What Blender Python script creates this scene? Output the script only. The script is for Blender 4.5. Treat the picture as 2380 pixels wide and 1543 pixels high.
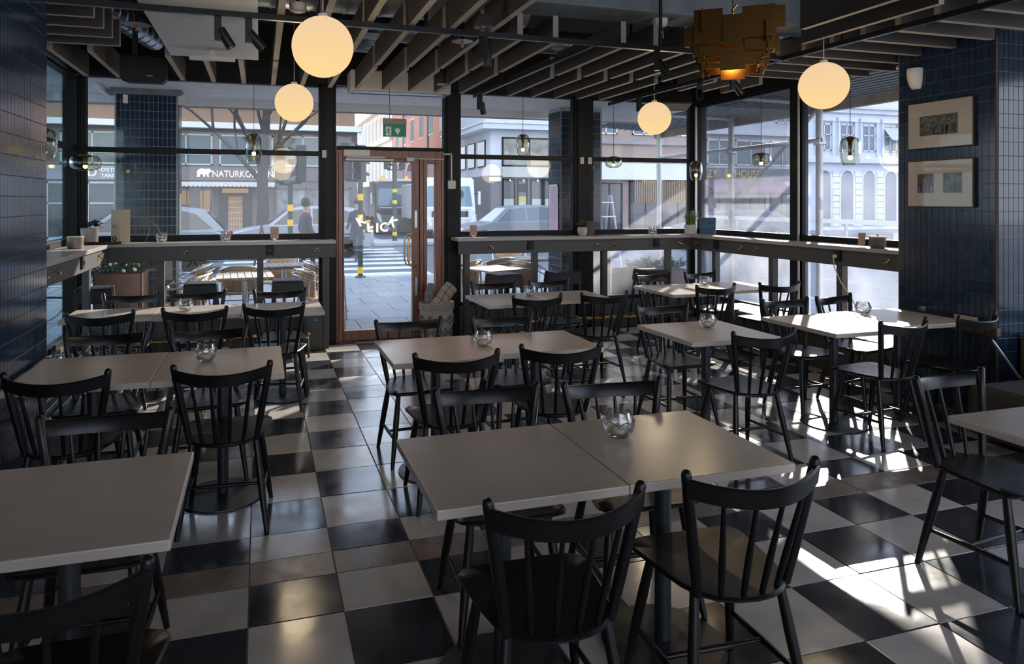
import bpy, bmesh, math, random
from mathutils import Vector, Matrix, Euler
random.seed(7)
PI = math.pi
scn = bpy.context.scene
C = scn.collection
for o in list(bpy.data.objects): bpy.data.objects.remove(o)

# ------------------------------------------------------------------ camera, world, sun, exposure
cam_d = bpy.data.cameras.new('camera'); cam = bpy.data.objects.new('camera', cam_d); C.objects.link(cam)
cam.location = (0, 0, 1.63); cam.rotation_euler = (PI/2, 0, -math.radians(16.7))
cam_d.sensor_width = 36; cam_d.lens = 36*1600/2380
cam_d.shift_x = (1190-1085)/2380; cam_d.shift_y = -(771.5-468)/2380
cam_d.clip_start = .05; cam_d.clip_end = 400
scn.camera = cam
SUN = Vector((.707, .707, 0)).normalized()*math.cos(math.radians(22.4)) + Vector((0, 0, math.sin(math.radians(22.4))))
w = bpy.data.worlds.new('sky'); scn.world = w; w.use_nodes = True
nt = w.node_tree; nt.nodes.clear()
wo = nt.nodes.new('ShaderNodeOutputWorld'); bg = nt.nodes.new('ShaderNodeBackground')
tc = nt.nodes.new('ShaderNodeTexCoord'); sp = nt.nodes.new('ShaderNodeSeparateXYZ'); rp = nt.nodes.new('ShaderNodeValToRGB')
nt.links.new(tc.outputs['Generated'], sp.inputs[0]); nt.links.new(sp.outputs['Z'], rp.inputs[0])
rp.color_ramp.elements[0].position = 0; rp.color_ramp.elements[0].color = (.80, .86, .98, 1)
rp.color_ramp.elements[1].position = .7; rp.color_ramp.elements[1].color = (.52, .68, 1, 1)
nt.links.new(rp.outputs[0], bg.inputs[0]); bg.inputs[1].default_value = 2.7
nt.links.new(bg.outputs[0], wo.inputs[0])
sd = bpy.data.lights.new('sun', 'SUN'); sd.energy = 20; sd.color = (1, .93, .82); sd.angle = math.radians(.6)
sun = bpy.data.objects.new('sun', sd); C.objects.link(sun); sun.rotation_euler = SUN.to_track_quat('Z', 'Y').to_euler(); sun.location = (20, 20, 12)
vs = scn.view_settings
vs.view_transform = 'Standard'; vs.look = 'None'; vs.gamma = 1; vs.use_curve_mapping = False; vs.exposure = 0.32

# ------------------------------------------------------------------ helpers
def link(o, parent=None):
    C.objects.link(o)
    if parent is not None: o.parent = parent
    return o
def tag(o, label=None, cat=None, group=None, kind=None):
    if label: o['label'] = label
    if cat: o['category'] = cat
    if group: o['group'] = group
    if kind: o['kind'] = kind
    return o
def thing(name, label, cat, loc=(0, 0, 0), rz=0, group=None):
    o = bpy.data.objects.new(name, None); o.empty_display_size = .1
    o.location = loc; o.rotation_euler = (0, 0, rz); link(o)
    return tag(o, label, cat, group)
def copy_tree(o, loc=None, rz=None, label=None, parent=None, top=True):
    c = o.copy(); C.objects.link(c)
    if parent is not None: c.parent = parent
    if loc is not None: c.location = loc
    if rz is not None: c.rotation_euler = (0, 0, rz)
    if label: c['label'] = label
    for ch in list(o.children): copy_tree(ch, parent=c)
    return c
class MB:
    def __init__(s): s.v = []; s.f = []; s.m = []; s.mi = 0
    def add(s, vs, fs, M=None):
        b = len(s.v)
        for p in vs:
            p = Vector(p)
            s.v.append(M @ p if M is not None else p)
        s.f += [tuple(b+i for i in f) for f in fs]; s.m += [s.mi]*len(fs); return s
    def box(s, x0, x1, y0, y1, z0, z1, M=None):
        return s.add([(x0,y0,z0),(x1,y0,z0),(x1,y1,z0),(x0,y1,z0),(x0,y0,z1),(x1,y0,z1),(x1,y1,z1),(x0,y1,z1)],
                     [(0,3,2,1),(4,5,6,7),(0,1,5,4),(1,2,6,5),(2,3,7,6),(3,0,4,7)], M)
    def cbox(s, c, d, M=None):
        return s.box(c[0]-d[0]/2, c[0]+d[0]/2, c[1]-d[1]/2, c[1]+d[1]/2, c[2]-d[2]/2, c[2]+d[2]/2, M)
    def path(s, pts, rs, n=8, close=False, cap=True):
        pts = [Vector(p) for p in pts]; k = len(pts)
        if not hasattr(rs, '__len__'): rs = [rs]*k
        rings = []; up = None
        for i, p in enumerate(pts):
            a = pts[(i-1) % k] if (i or close) else p; b = pts[(i+1) % k] if (i < k-1 or close) else p
            t = (b-a).normalized()
            if up is None:
                up = Vector((0, 0, 1)) if abs(t.z) < .9 else Vector((1, 0, 0))
            x = t.cross(up)
            if x.length < 1e-6: x = t.orthogonal()
            x.normalize(); y = x.cross(t).normalized(); up = y
            rings.append([p + rs[i]*(math.cos(2*PI*j/n)*x + math.sin(2*PI*j/n)*y) for j in range(n)])
        vs = [q for r in rings for q in r]; fs = []
        for i in range(k if close else k-1):
            i2 = (i+1) % k
            for j in range(n):
                fs.append((i*n+j, i2*n+j, i2*n+(j+1) % n, i*n+(j+1) % n))
        if cap and not close: fs += [tuple(range(n)), tuple((k-1)*n+j for j in reversed(range(n)))]
        return s.add(vs, fs)
    def lathe(s, prof, n=24, c=(0, 0, 0), M=None, sx=1, sy=1):
        vs = []; fs = []; k = len(prof)
        for r, z in prof:
            for j in range(n): vs.append((c[0]+r*sx*math.cos(2*PI*j/n), c[1]+r*sy*math.sin(2*PI*j/n), c[2]+z))
        for i in range(k-1):
            for j in range(n):
                fs.append((i*n+j, i*n+(j+1) % n, (i+1)*n+(j+1) % n, (i+1)*n+j))
        if prof[0][0] > 1e-5: fs.append(tuple(reversed(range(n))))
        if prof[-1][0] > 1e-5: fs.append(tuple((k-1)*n+j for j in range(n)))
        return s.add(vs, fs, M)
    def prism(s, poly, z0, z1, M=None):
        n = len(poly)
        return s.add([(x, y, z0) for x, y in poly]+[(x, y, z1) for x, y in poly],
                     [tuple(reversed(range(n))), tuple(range(n, 2*n))]+[(i, (i+1) % n, n+(i+1) % n, n+i) for i in range(n)], M)
    def sphere(s, c, r, n=16, k=10, sz=1):
        prof = [(max(1e-6, r*math.sin(PI*i/k)), -r*sz*math.cos(PI*i/k)) for i in range(k+1)]
        return s.lathe(prof, n, c)
    def mesh(s, name, mats, smooth=None):
        me = bpy.data.meshes.new(name); me.from_pydata([tuple(p) for p in s.v], [], s.f)
        for m in (mats if isinstance(mats, (list, tuple)) else [mats]): me.materials.append(m)
        if any(s.m): me.polygons.foreach_set('material_index', s.m)
        if smooth:
            me.polygons.foreach_set('use_smooth', [True]*len(me.polygons)); me.set_sharp_from_angle(angle=math.radians(smooth))
        me.update(); return me
    def build(s, name, mats, parent=None, smooth=None, bevel=None):
        o = bpy.data.objects.new(name, s.mesh(name, mats, smooth)); link(o, parent)
        if bevel:
            b = o.modifiers.new('bevel', 'BEVEL'); b.width = bevel; b.segments = 2; b.limit_method = 'ANGLE'
        return o
def XF(loc=(0, 0, 0), rz=0, rx=0, ry=0):
    return Matrix.Translation(loc) @ Euler((rx, ry, rz)).to_matrix().to_4x4()
def text_mesh(name, body, size, depth, mat, parent, M, spacing=1.0, align='LEFT', bold=0):
    cu = bpy.data.curves.new(name+'_curve', 'FONT'); cu.body = body; cu.size = size; cu.extrude = depth; cu.space_character = spacing; cu.align_x = align; cu.offset = bold
    t = bpy.data.objects.new(name+'_tmp', cu); C.objects.link(t)
    dg = bpy.context.evaluated_depsgraph_get(); me = bpy.data.meshes.new_from_object(t.evaluated_get(dg))
    bpy.data.objects.remove(t); bpy.data.curves.remove(cu)
    me.materials.clear(); me.materials.append(mat); me.transform(M)
    o = bpy.data.objects.new(name, me); link(o, parent); return o

# ------------------------------------------------------------------ materials
def nd(nt, t, **k):
    n = nt.nodes.new(t)
    for a, b in k.items():
        if a.startswith('i_'): n.inputs[a[2:].replace('_', ' ')].default_value = b
        else: setattr(n, a, b)
    return n
def mat(name, col, rough=.5, metal=0, var=0, vscale=8, stretch=None, rvar=0, bump=0, bscale=60, piece=0, spec=None, coat=0, col2=None, trans=0):
    m = bpy.data.materials.new(name); m.use_nodes = True; nt = m.node_tree; L = nt.links.new
    b = nt.nodes['Principled BSDF']; b.inputs['Roughness'].default_value = rough; b.inputs['Metallic'].default_value = metal
    if spec is not None: b.inputs['Specular IOR Level'].default_value = spec
    if coat: b.inputs['Coat Weight'].default_value = coat; b.inputs['Coat Roughness'].default_value = .1
    c4 = (*col, 1); b.inputs['Base Color'].default_value = c4
    src = None
    if var or rvar or bump:
        tc = nd(nt, 'ShaderNodeTexCoord'); mp = nd(nt, 'ShaderNodeMapping'); L(tc.outputs['Object'], mp.inputs[0])
        if stretch: mp.inputs['Scale'].default_value = stretch
        if piece:
            oi = nd(nt, 'ShaderNodeObjectInfo'); ge = nd(nt, 'ShaderNodeNewGeometry'); ad = nd(nt, 'ShaderNodeMath', operation='ADD')
            L(oi.outputs['Random'], ad.inputs[0]); L(ge.outputs['Random Per Island'], ad.inputs[1])
            mu = nd(nt, 'ShaderNodeMath', operation='MULTIPLY'); L(ad.outputs[0], mu.inputs[0]); mu.inputs[1].default_value = 37.0
            cx = nd(nt, 'ShaderNodeCombineXYZ')
            for q in range(3): L(mu.outputs[0], cx.inputs[q])
            L(cx.outputs[0], mp.inputs['Location'])
    if var:
        n = nd(nt, 'ShaderNodeTexNoise'); n.inputs['Scale'].default_value = vscale; n.inputs['Detail'].default_value = 6; n.inputs['Roughness'].default_value = .6; L(mp.outputs[0], n.inputs['Vector'])
        r = nd(nt, 'ShaderNodeValToRGB'); L(n.outputs['Fac'], r.inputs[0])
        c2 = col2 if col2 else tuple(max(0, x*(1-var)) for x in col)
        r.color_ramp.elements[0].position = .3; r.color_ramp.elements[0].color = (*c2, 1)
        r.color_ramp.elements[1].position = .72; r.color_ramp.elements[1].color = (*[min(1, x*(1+var*.5)) for x in col], 1)
        src = r.outputs[0]
    if piece:
        if not var: 
            oi = nd(nt, 'ShaderNodeObjectInfo'); ge = nd(nt, 'ShaderNodeNewGeometry'); ad = nd(nt, 'ShaderNodeMath', operation='ADD')
            L(oi.outputs['Random'], ad.inputs[0]); L(ge.outputs['Random Per Island'], ad.inputs[1])
        fr = nd(nt, 'ShaderNodeMath', operation='FRACT'); L(ad.outputs[0], fr.inputs[0])
        mr = nd(nt, 'ShaderNodeMapRange'); L(fr.outputs[0], mr.inputs[0]); mr.inputs['To Min'].default_value = 1-piece; mr.inputs['To Max'].default_value = 1+piece
        hs = nd(nt, 'ShaderNodeHueSaturation'); L(mr.outputs[0], hs.inputs['Value'])
        if src: L(src, hs.inputs['Color'])
        else: hs.inputs['Color'].default_value = c4
        src = hs.outputs[0]
    if src: L(src, b.inputs['Base Color'])
    if rvar:
        n2 = nd(nt, 'ShaderNodeTexNoise'); n2.inputs['Scale'].default_value = vscale*1.7; n2.inputs['Detail'].default_value = 5; L(mp.outputs[0], n2.inputs['Vector'])
        mr2 = nd(nt, 'ShaderNodeMapRange'); L(n2.outputs['Fac'], mr2.inputs[0]); mr2.inputs['From Min'].default_value = .3; mr2.inputs['From Max'].default_value = .7
        mr2.inputs['To Min'].default_value = max(.02, rough-rvar); mr2.inputs['To Max'].default_value = rough+rvar; L(mr2.outputs[0], b.inputs['Roughness'])
    if bump:
        n3 = nd(nt, 'ShaderNodeTexNoise'); n3.inputs['Scale'].default_value = bscale; n3.inputs['Detail'].default_value = 4; L(mp.outputs[0], n3.inputs['Vector'])
        bp = nd(nt, 'ShaderNodeBump'); bp.inputs['Strength'].default_value = bump; bp.inputs['Distance'].default_value = .004; L(n3.outputs['Fac'], bp.inputs['Height']); L(bp.outputs[0], b.inputs['Normal'])
    return m
def emit(name, col, strength, col2=None, zr=None):
    m = bpy.data.materials.new(name); m.use_nodes = True; nt = m.node_tree; nt.nodes.clear()
    o = nd(nt, 'ShaderNodeOutputMaterial'); e = nd(nt, 'ShaderNodeEmission'); e.inputs[0].default_value = (*col, 1); e.inputs[1].default_value = strength
    nt.links.new(e.outputs[0], o.inputs[0]); return m
def pane(name, tint=(1, 1, 1), refl=.05, dirt=0, dcol=(.8, .82, .85), rough=.02, dscale=3.0, edge=.6):
    """thin glass: see-through, fresnel mirror reflection, plus a share of dull grime that scatters light"""
    m = bpy.data.materials.new(name); m.use_nodes = True; nt = m.node_tree; nt.nodes.clear(); L = nt.links.new
    o = nd(nt, 'ShaderNodeOutputMaterial'); t = nd(nt, 'ShaderNodeBsdfTransparent'); t.inputs[0].default_value = (*tint, 1)
    g = nd(nt, 'ShaderNodeBsdfGlossy'); g.inputs['Roughness'].default_value = rough
    lw = nd(nt, 'ShaderNodeLayerWeight'); lw.inputs[0].default_value = .25
    mr = nd(nt, 'ShaderNodeMapRange'); L(lw.outputs['Fresnel'], mr.inputs[0]); mr.inputs['To Min'].default_value = refl; mr.inputs['To Max'].default_value = edge
    mx = nd(nt, 'ShaderNodeMixShader'); L(mr.outputs[0], mx.inputs[0]); L(t.outputs[0], mx.inputs[1]); L(g.outputs[0], mx.inputs[2])
    last = mx
    if dirt:
        tl = nd(nt, 'ShaderNodeBsdfTranslucent'); tl.inputs[0].default_value = (*dcol, 1)
        tcn = nd(nt, 'ShaderNodeTexCoord'); ns = nd(nt, 'ShaderNodeTexNoise'); ns.inputs['Scale'].default_value = dscale; ns.inputs['Detail'].default_value = 8; L(tcn.outputs['Object'], ns.inputs['Vector'])
        sx = nd(nt, 'ShaderNodeSeparateXYZ'); L(tcn.outputs['Object'], sx.inputs[0])
        zr = nd(nt, 'ShaderNodeMapRange'); L(sx.outputs['Z'], zr.inputs[0]); zr.inputs['From Min'].default_value = 2.6; zr.inputs['From Max'].default_value = .4; zr.inputs['To Min'].default_value = .35; zr.inputs['To Max'].default_value = 1.15
        m2 = nd(nt, 'ShaderNodeMapRange'); L(ns.outputs['Fac'], m2.inputs[0]); m2.inputs['From Min'].default_value = .3; m2.inputs['From Max'].default_value = .75; m2.inputs['To Min'].default_value = dirt*.5; m2.inputs['To Max'].default_value = dirt*1.6
        mm = nd(nt, 'ShaderNodeMath', operation='MULTIPLY'); L(m2.outputs[0], mm.inputs[0]); L(zr.outputs[0], mm.inputs[1])
        mx2 = nd(nt, 'ShaderNodeMixShader'); L(mm.outputs[0], mx2.inputs[0]); L(mx.outputs[0], mx2.inputs[1]); L(tl.outputs[0], mx2.inputs[2]); last = mx2
    L(last.outputs[0], o.inputs[0]); return m

M = dict(
 black_frame = mat('black_window_frame', (.006, .0055, .0055), .5, spec=.25),
 chair = mat('black_lacquer', (.0055, .0050, .0052), .34, rvar=.05, vscale=12, spec=.36),
 table = mat('pale_birch_veneer', (.48, .415, .36), .25, var=.06, vscale=2.0, stretch=(1, 5, 1), rvar=.02, piece=.03, spec=.55),
 table_edge = mat('birch_edge', (.46, .38, .30), .45, var=.2, vscale=6, stretch=(3, 3, 12)),
 tbase = mat('dark_powder_coat', (.014, .016, .022), .42, rvar=.05, vscale=30),
 grout = mat('grey_grout', (.20, .17, .14), .85, var=.2, vscale=20),
 floor_dark = mat('dark_stone_tile', (.034, .039, .050), .15, var=.4, vscale=2.2, rvar=.06, spec=.7, piece=.22, bump=.03, bscale=30, col2=(.018, .020, .026)),
 floor_light = mat('pale_marble_tile', (.50, .465, .44), .15, var=.22, vscale=3.0, rvar=.06, spec=.7, piece=.10, bump=.03, bscale=30),
 floor_band = mat('brown_limestone_band', (.22, .175, .14), .30, var=.35, vscale=7, rvar=.1, piece=.12, bump=.06, bscale=30),
 navy = mat('navy_glazed_tile', (.014, .030, .056), .14, var=.2, vscale=6, piece=.18),
 tgrout = mat('brown_tile_grout', (.16, .12, .10), .9),
 otgrout = mat('outdoor_tile_grout', (.34, .37, .37), .9),
 counter = mat('white_laminate_shelf', (.36, .335, .31), .26, var=.06, vscale=5),
 grey = mat('warm_grey_paint', (.060, .056, .053), .5, var=.08, vscale=4),
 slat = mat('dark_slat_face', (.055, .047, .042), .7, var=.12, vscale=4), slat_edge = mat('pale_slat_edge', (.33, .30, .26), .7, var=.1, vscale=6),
 wood = mat('red_mahogany', (.26, .10, .052), .34, var=.45, vscale=4, stretch=(9, 9, .7), col2=(.13, .046, .024), rvar=.05),
 brass = mat('polished_brass', (.62, .38, .13), .25, 1.0, var=.15, vscale=6),
 brasslamp = mat('brushed_brass_sheet', (.20, .10, .028), .26, 1.0, var=.2, vscale=5),
 steel = mat('galvanised_steel', (.42, .45, .48), .35, 1.0, var=.25, vscale=9),
 alu = mat('aluminium_tube', (.50, .52, .54), .32, 1.0),
 black = mat('matt_black_metal', (.008, .008, .009), .42, spec=.35),
 blackplastic = mat('black_plastic', (.008, .0075, .0075), .55, spec=.3),
 white = mat('white_paint', (.72, .71, .69), .6, var=.04, vscale=3),
 offwhite = mat('cream_plastic', (.60, .57, .52), .5),
 darkceil = mat('dark_ceiling_paint', (.026, .028, .032), .85, var=.3, vscale=3),
 concrete = mat('grey_concrete', (.16, .19, .22), .85, var=.3, vscale=5, bump=.3, bscale=40),
 cord = mat('grey_cord', (.16, .15, .14), .7), cordblack = mat('black_cord', (.02, .02, .02), .7),
 orange_cloth = mat('wicker_cane', (.46, .28, .15), .55, var=.35, vscale=30, bump=.4, bscale=160),
 white_cloth = mat('white_towel', (.7, .69, .66), .9),
)
# ------------------------------------------------------------------ the room: floor
def structure(o): return tag(o, kind='structure')
fl = MB(); fl.box(-7, 7.5, -5, 8.14, -.12, -.004)
floor = structure(fl.build('floor', M['grout']))
GX = [-.046+.366*i for i in range(-16, 17)]
rows = [(-2-j, 2.390-.370*(j), 2.763-.370*j if j else 2.763) for j in range(0, 8)]
RY = [(-1, 2.763, 3.056)] + [(-2-j, 2.763-.3705*(j+1), 2.763-.3705*j) for j in range(0, 6)] + [('band', 3.056, 3.255)] + [(0, 3.255, 3.500)] + [(1+j, 3.5+.3685*j, 3.5+.3685*(j+1)) for j in range(12)] + [(13, 7.922, 8.13)]
tile_cache = {}
def tile_mesh(dx, dy, m, th=.016, name='tile', ch=.0022):
    k = (round(dx, 3), round(dy, 3), m.name)
    if k not in tile_cache:
        b = MB(); x, y = dx/2, dy/2
        b.add([(-x, -y, -th), (x, -y, -th), (x, y, -th), (-x, y, -th), (-x, -y, -ch), (x, -y, -ch), (x, y, -ch), (-x, y, -ch),
               (-x+ch, -y+ch, 0), (x-ch, -y+ch, 0), (x-ch, y-ch, 0), (-x+ch, y-ch, 0)],
              [(8, 9, 10, 11)]+[(i, (i+1) % 4, 4+(i+1) % 4, 4+i) for i in range(4)]+[(4+i, 4+(i+1) % 4, 8+(i+1) % 4, 8+i) for i in range(4)])
        tile_cache[k] = b.mesh(name, m)
    return tile_cache[k]
cells = []
for r, y0, y1 in RY:
    for i in range(len(GX)-1):
        ii = i-16; x0, x1 = GX[i], GX[i+1]
        if x1 < -1.95 or x0 > 5.75: continue
        if y1 < .7: continue
        m = 'floor_band' if r == 'band' else ('floor_dark' if (ii+r) % 2 else 'floor_light')
        d = math.hypot((x0+x1)/2-.6, (y0+y1)/2)
        cells.append((d, x0, x1, y0, y1, m))
cells.sort(); rest = {}
def in_view(x, y):
    xc = x*math.cos(math.radians(16.7))-y*math.sin(math.radians(16.7)); zc = x*math.sin(math.radians(16.7))+y*math.cos(math.radians(16.7))
    return zc > .3 and -1.3 < 1600*xc/zc/1190+(-105/1190) < 1.3 and 1600*1.63/zc < 1400
n = 0
for d, x0, x1, y0, y1, m in cells:
    dz = random.uniform(-.0012, .0008)
    if n < 300 and in_view((x0+x1)/2, (y0+y1)/2):
        o = bpy.data.objects.new('tile', tile_mesh(x1-x0-.0035, y1-y0-.0035, M[m])); link(o, floor); o.location = ((x0+x1)/2, (y0+y1)/2, dz); n += 1
    else:
        rest.setdefault(m, MB()).box(x0+.0018, x1-.0018, y0+.0018, y1-.0018, -.016, dz)
for m, b in rest.items(): tag(b.build('floor_tiles_beyond', M[m], floor), kind='stuff')
# ceiling and dark upper band above the windows
cb = MB(); cb.box(-7, 7.5, -5, 8.3, 3.62, 3.75); ceiling = structure(cb.build('ceiling', M['darkceil']))

# ------------------------------------------------------------------ tiled pillars
TW, TH_ = .050, .1035
def tiled(name, faces, corebox, side_struct=True, mat_tile=None, grout=None, zmax=3.6, limit=300, rank=None):
    """faces: list of (origin(x,y), direction(x,y), outward normal(x,y), length, z0, z1)"""
    mt = mat_tile or M['navy']; gr = grout or M['tgrout']
    b = MB(); b.box(*corebox); core = structure(b.build(name, gr))
    gap = .0055 if grout else .0038
    me = tile_mesh(TW-gap, TH_-gap, mt, th=.008, name='tile', ch=.0008)
    L = []
    for (ox, oy), (dx, dy), (nx, ny), ln, z0, z1 in faces:
        rz = math.atan2(dy, dx)
        nc = int(ln/TW); off = (ln-nc*TW)/2
        for i in range(nc):
            for j in range(int((z1-z0)/TH_)):
                u = off+(i+.5)*TW; z = z0+(j+.5)*TH_
                L.append((Vector((ox+dx*u+nx*.006, oy+dy*u+ny*.006, z)), (nx, ny), Vector((dx, dy, 0))))
    cp = Vector((0, 0, 1.63))
    L.sort(key=lambda a: (rank(a[0]) if rank else (a[0]-cp).length))
    st = MB()
    for k, (p, nn, d) in enumerate(L):
        N = Vector((nn[0], nn[1], 0)); R = Matrix((d, N.cross(d), N)).transposed()
        if R.determinant() < 0: R = Matrix((d, d.cross(N)*-1, N)).transposed()
        Mx = Matrix.Translation(p) @ R.to_4x4()
        if k < limit:
            o = bpy.data.objects.new('tile', me); link(o, core); o.matrix_basis = Mx
        else:
            st.add([v.co for v in me.vertices], [tuple(q.vertices) for q in me.polygons], Mx)
    if st.v: tag(st.build('tiles_beyond', mt, core), kind='stuff')
    return core
# right pillar (its long face looks across the room, its near face looks at the camera)
tiled('wall_right_pillar', [((5.2, 4.555), (0, -1), (-1, 0), .825, 0, 3.6), ((5.2, 3.73), (1, 0), (0, -1), 1.0, 0, 3.6)],
      (5.2, 6.4, 3.73, 4.555, 0, 3.62), rank=lambda p: (0 if p.x < 5.3 else 6)+abs(p.z-1.9))
# left pillar
tiled('wall_left_pillar', [((-1.2, 3.1), (0, 1), (1, 0), 1.46, 0, 3.6), ((-1.2, 4.56), (-1, 0), (0, 1), .5, 0, 3.6)],
      (-2.0, -1.2, 3.1, 4.56, 0, 3.62), rank=lambda p: (0 if p.y < 4.55 else 9)+(0 if p.y > 3.7 else 3)+abs(p.z-1.9))
structure(MB().box(-2.05, -1.95, -5, 3.1, 0, 3.62).build('wall_left', mat('left_wall_plaster', (.35, .34, .33), .8, var=.1)))
structure(MB().box(6.3, 6.4, -5, -.8, 0, 3.62).box(6.3, 6.4, -.8, 3.73, 0, .7).box(6.3, 6.4, -.8, 3.73, 3.0, 3.62).build('wall_right', mat('right_wall_plaster', (.35, .34, .33), .8, var=.1)))  # unseen wall; its wide opening is added to let sky fill in

# ------------------------------------------------------------------ window walls
YB, XR, XL = 8.08, 5.70, -1.85
glass_back = pane('window_glass', (.97, .985, .985), .012, dirt=.003, dscale=2.0)
glass_right = pane('street_dusty_glass', (.96, .97, .98), .012, dirt=.065, dcol=(.78, .80, .86), dscale=2.5)
glass_left = pane('left_window_glass', (.84, .94, .95), .02, edge=.35)
ZB, ZS, ZS1, ZT0, ZT1, ZH = .36, 1.20, 1.265, 2.15, 2.205, 2.97
wb = structure(MB().box(-1.95, .665, YB-.06, YB+.08, 0, ZB).box(2.314, 5.9, YB-.06, YB+.08, 0, ZB).build('wall_back', M['grey'], bevel=.004))
structure(MB().box(-2.0, 5.9, YB-.07, YB+.07, ZH, 3.62).build('trim_1', M['black_frame']))
structure(MB().box(XR-.07, XR+.07, 4.5, 8.15, 2.92, 3.62).build('trim_2', M['black_frame']))
structure(MB().box(XL-.07, XL+.07, 4.5, 8.15, ZH, 3.62).build('trim_3', M['black_frame']))
structure(MB().box(XR-.07, XR+.08, 4.5, YB-.06, 0, ZB).build('wall_right_base', M['grey'], bevel=.004))
structure(MB().box(XL-.08, XL+.07, 4.5, YB-.06, 0, ZB-.1).build('wall_left_base', M['grey'], bevel=.004))
def post(nm, x0, x1, y0=YB-.06, y1=YB+.06, z0=0, z1=ZH):
    b = MB().box(x0, x1, y0, y1, z0, z1)
    return structure(b.build(nm, M['black_frame'], bevel=.006))
for k, (a, b_) in enumerate([(-1.963, -1.766), (.665, .836), (2.124, 2.314), (3.85, 4.094), (5.582, 5.807)]):
    p = post('trim_%d' % (4+k), a, b_)
    MB().box(a+.03, b_-.03, YB-.085, YB-.06, .05, ZH-.02).build('cover_strip', M['black_frame'], p, bevel=.004)
def window(idx, x0, x1, gl, along='x', at=YB, transom=True, zb=ZB):
    """one glazed bay: frame bars as parts, a pane in each opening"""
    def bx(b, u0, u1, d0, d1, z0, z1):
        return b.box(u0, u1, at+d0, at+d1, z0, z1) if along == 'x' else b.box(at+d0, at+d1, u0, u1, z0, z1)
    root = bx(MB(), x0, x1, -.045, .045, ZS, ZS1).build('window_%d' % idx, M['black_frame'], bevel=.004); structure(root)
    bx(MB(), x0, x1, -.04, .04, zb, zb+.045).build('bottom_rail', M['black_frame'], root, bevel=.004)
    zt = ZH if along == 'x' else 2.92
    bx(MB(), x0, x1, -.04, .04, zt-.03, zt).build('top_rail', M['black_frame'], root)
    for u in (x0, x1-.022): bx(MB(), u, u+.022, -.04, .04, zb, zt).build('side_rail', M['black_frame'], root)
    if transom: bx(MB(), x0, x1, -.035, .035, ZT0, ZT1).build('transom_bar', M['black_frame'], root, bevel=.004)
    for z0, z1 in ([(zb+.045, ZS)]+([(ZS1, ZT0), (ZT1, zt-.03)] if transom else [(ZS1, zt-.03)])):
        bx(MB(), x0+.02, x1-.02, -.004, .004, z0, z1).build('pane', gl, root)
    return root
w1 = window(1, -1.766, .665, glass_back); w2 = window(2, 2.314, 3.85, glass_back); w3 = window(3, 4.094, 5.582, glass_right)
w4 = window(4, 6.30, 8.02, glass_right, 'y', XR, False); w5 = window(5, 4.45, 6.16, glass_right, 'y', XR, False)
w6 = window(6, 4.5, 7.98, glass_left, 'y', XL, True, zb=.26)
mull = structure(MB().box(XR-.06, XR+.06, 6.16, 6.30, 0, 2.92).build('trim_9', M['black_frame'], bevel=.006))
MB().box(XR-.072, XR-.06, 6.155, 6.175, .05, 2.9).build('pale_edge_strip', mat('raw_aluminium_strip', (.5, .5, .45), .4, .8), mull)
MB().box(5.60, 5.63, YB-.10, YB-.085, .4, 2.9).build('pale_edge_strip', bpy.data.materials['raw_aluminium_strip'], bpy.data.objects['trim_8'])
# white latches at the ends of the transom bars
lat = mat('latch_plastic', (.55, .53, .49), .5)
for x, y, z, par in [(.70, YB-.092, 2.17, 'trim_5'), (3.93, YB-.092, 2.15, 'trim_7'), (4.04, YB-.092, 2.15, 'trim_7')]:
    MB().cbox((x, y, z), (.05, .016, .085)).cbox((x+.014, y-.01, z), (.014, .012, .08)).build('latch', lat, bpy.data.objects[par], bevel=.003)

# ------------------------------------------------------------------ the wooden glass door and its sidelight
df = MB().box(.836, .912, YB-.06, YB+.06, 0, 2.23).box(2.02, 2.124, YB-.06, YB+.06, 0, 2.23).box(.912, 2.02, YB-.06, YB+.06, 2.135, 2.23).box(1.822, 1.912, YB-.06, YB+.06, 0.0, 2.135)
door = structure(df.build('door_1', M['wood'], bevel=.006))
MB().box(.86, .866, YB-.064, YB-.058, .01, 2.2).box(2.085, 2.091, YB-.064, YB-.058, .01, 2.2).box(1.866, 1.87, YB-.064, YB-.058, .01, 2.13).build('groove', M['black_frame'], door)
leaf = MB().box(.916, .93, YB-.045, YB+.03, .012, 2.13).box(1.737, 1.818, YB-.045, YB+.03, .012, 2.13).box(.93, 1.737, YB-.045, YB+.03, 2.095, 2.13).box(.93, 1.737, YB-.045, YB+.03, .012, .13).build('door_leaf', M['wood'], door, bevel=.005)
MB().box(.93, 1.737, YB-.008, YB, .13, 2.095).build('pane', glass_back, leaf)
sl = MB().box(1.912, 2.02, YB-.045, YB+.03, .012, .45).box(1.912, 2.02, YB-.045, YB+.03, 2.08, 2.135).build('sidelight', M['wood'], door, bevel=.004)
MB().box(1.912, 2.02, YB-.008, YB, .45, 2.08).build('pane', glass_back, sl)
MB().box(.85, 2.12, YB-.05, YB+.05, 2.235, 2.27).build('transom_bar', M['black_frame'], door)
MB().box(.86, 2.11, YB-.004, YB+.004, 2.27, ZH-.03).build('pane', glass_back, door)
MB().box(.88, 2.11, YB-.09, YB+.12, -.003, .012).build('threshold', mat('worn_metal_threshold', (.12, .11, .10), .5, .6), door)
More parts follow.
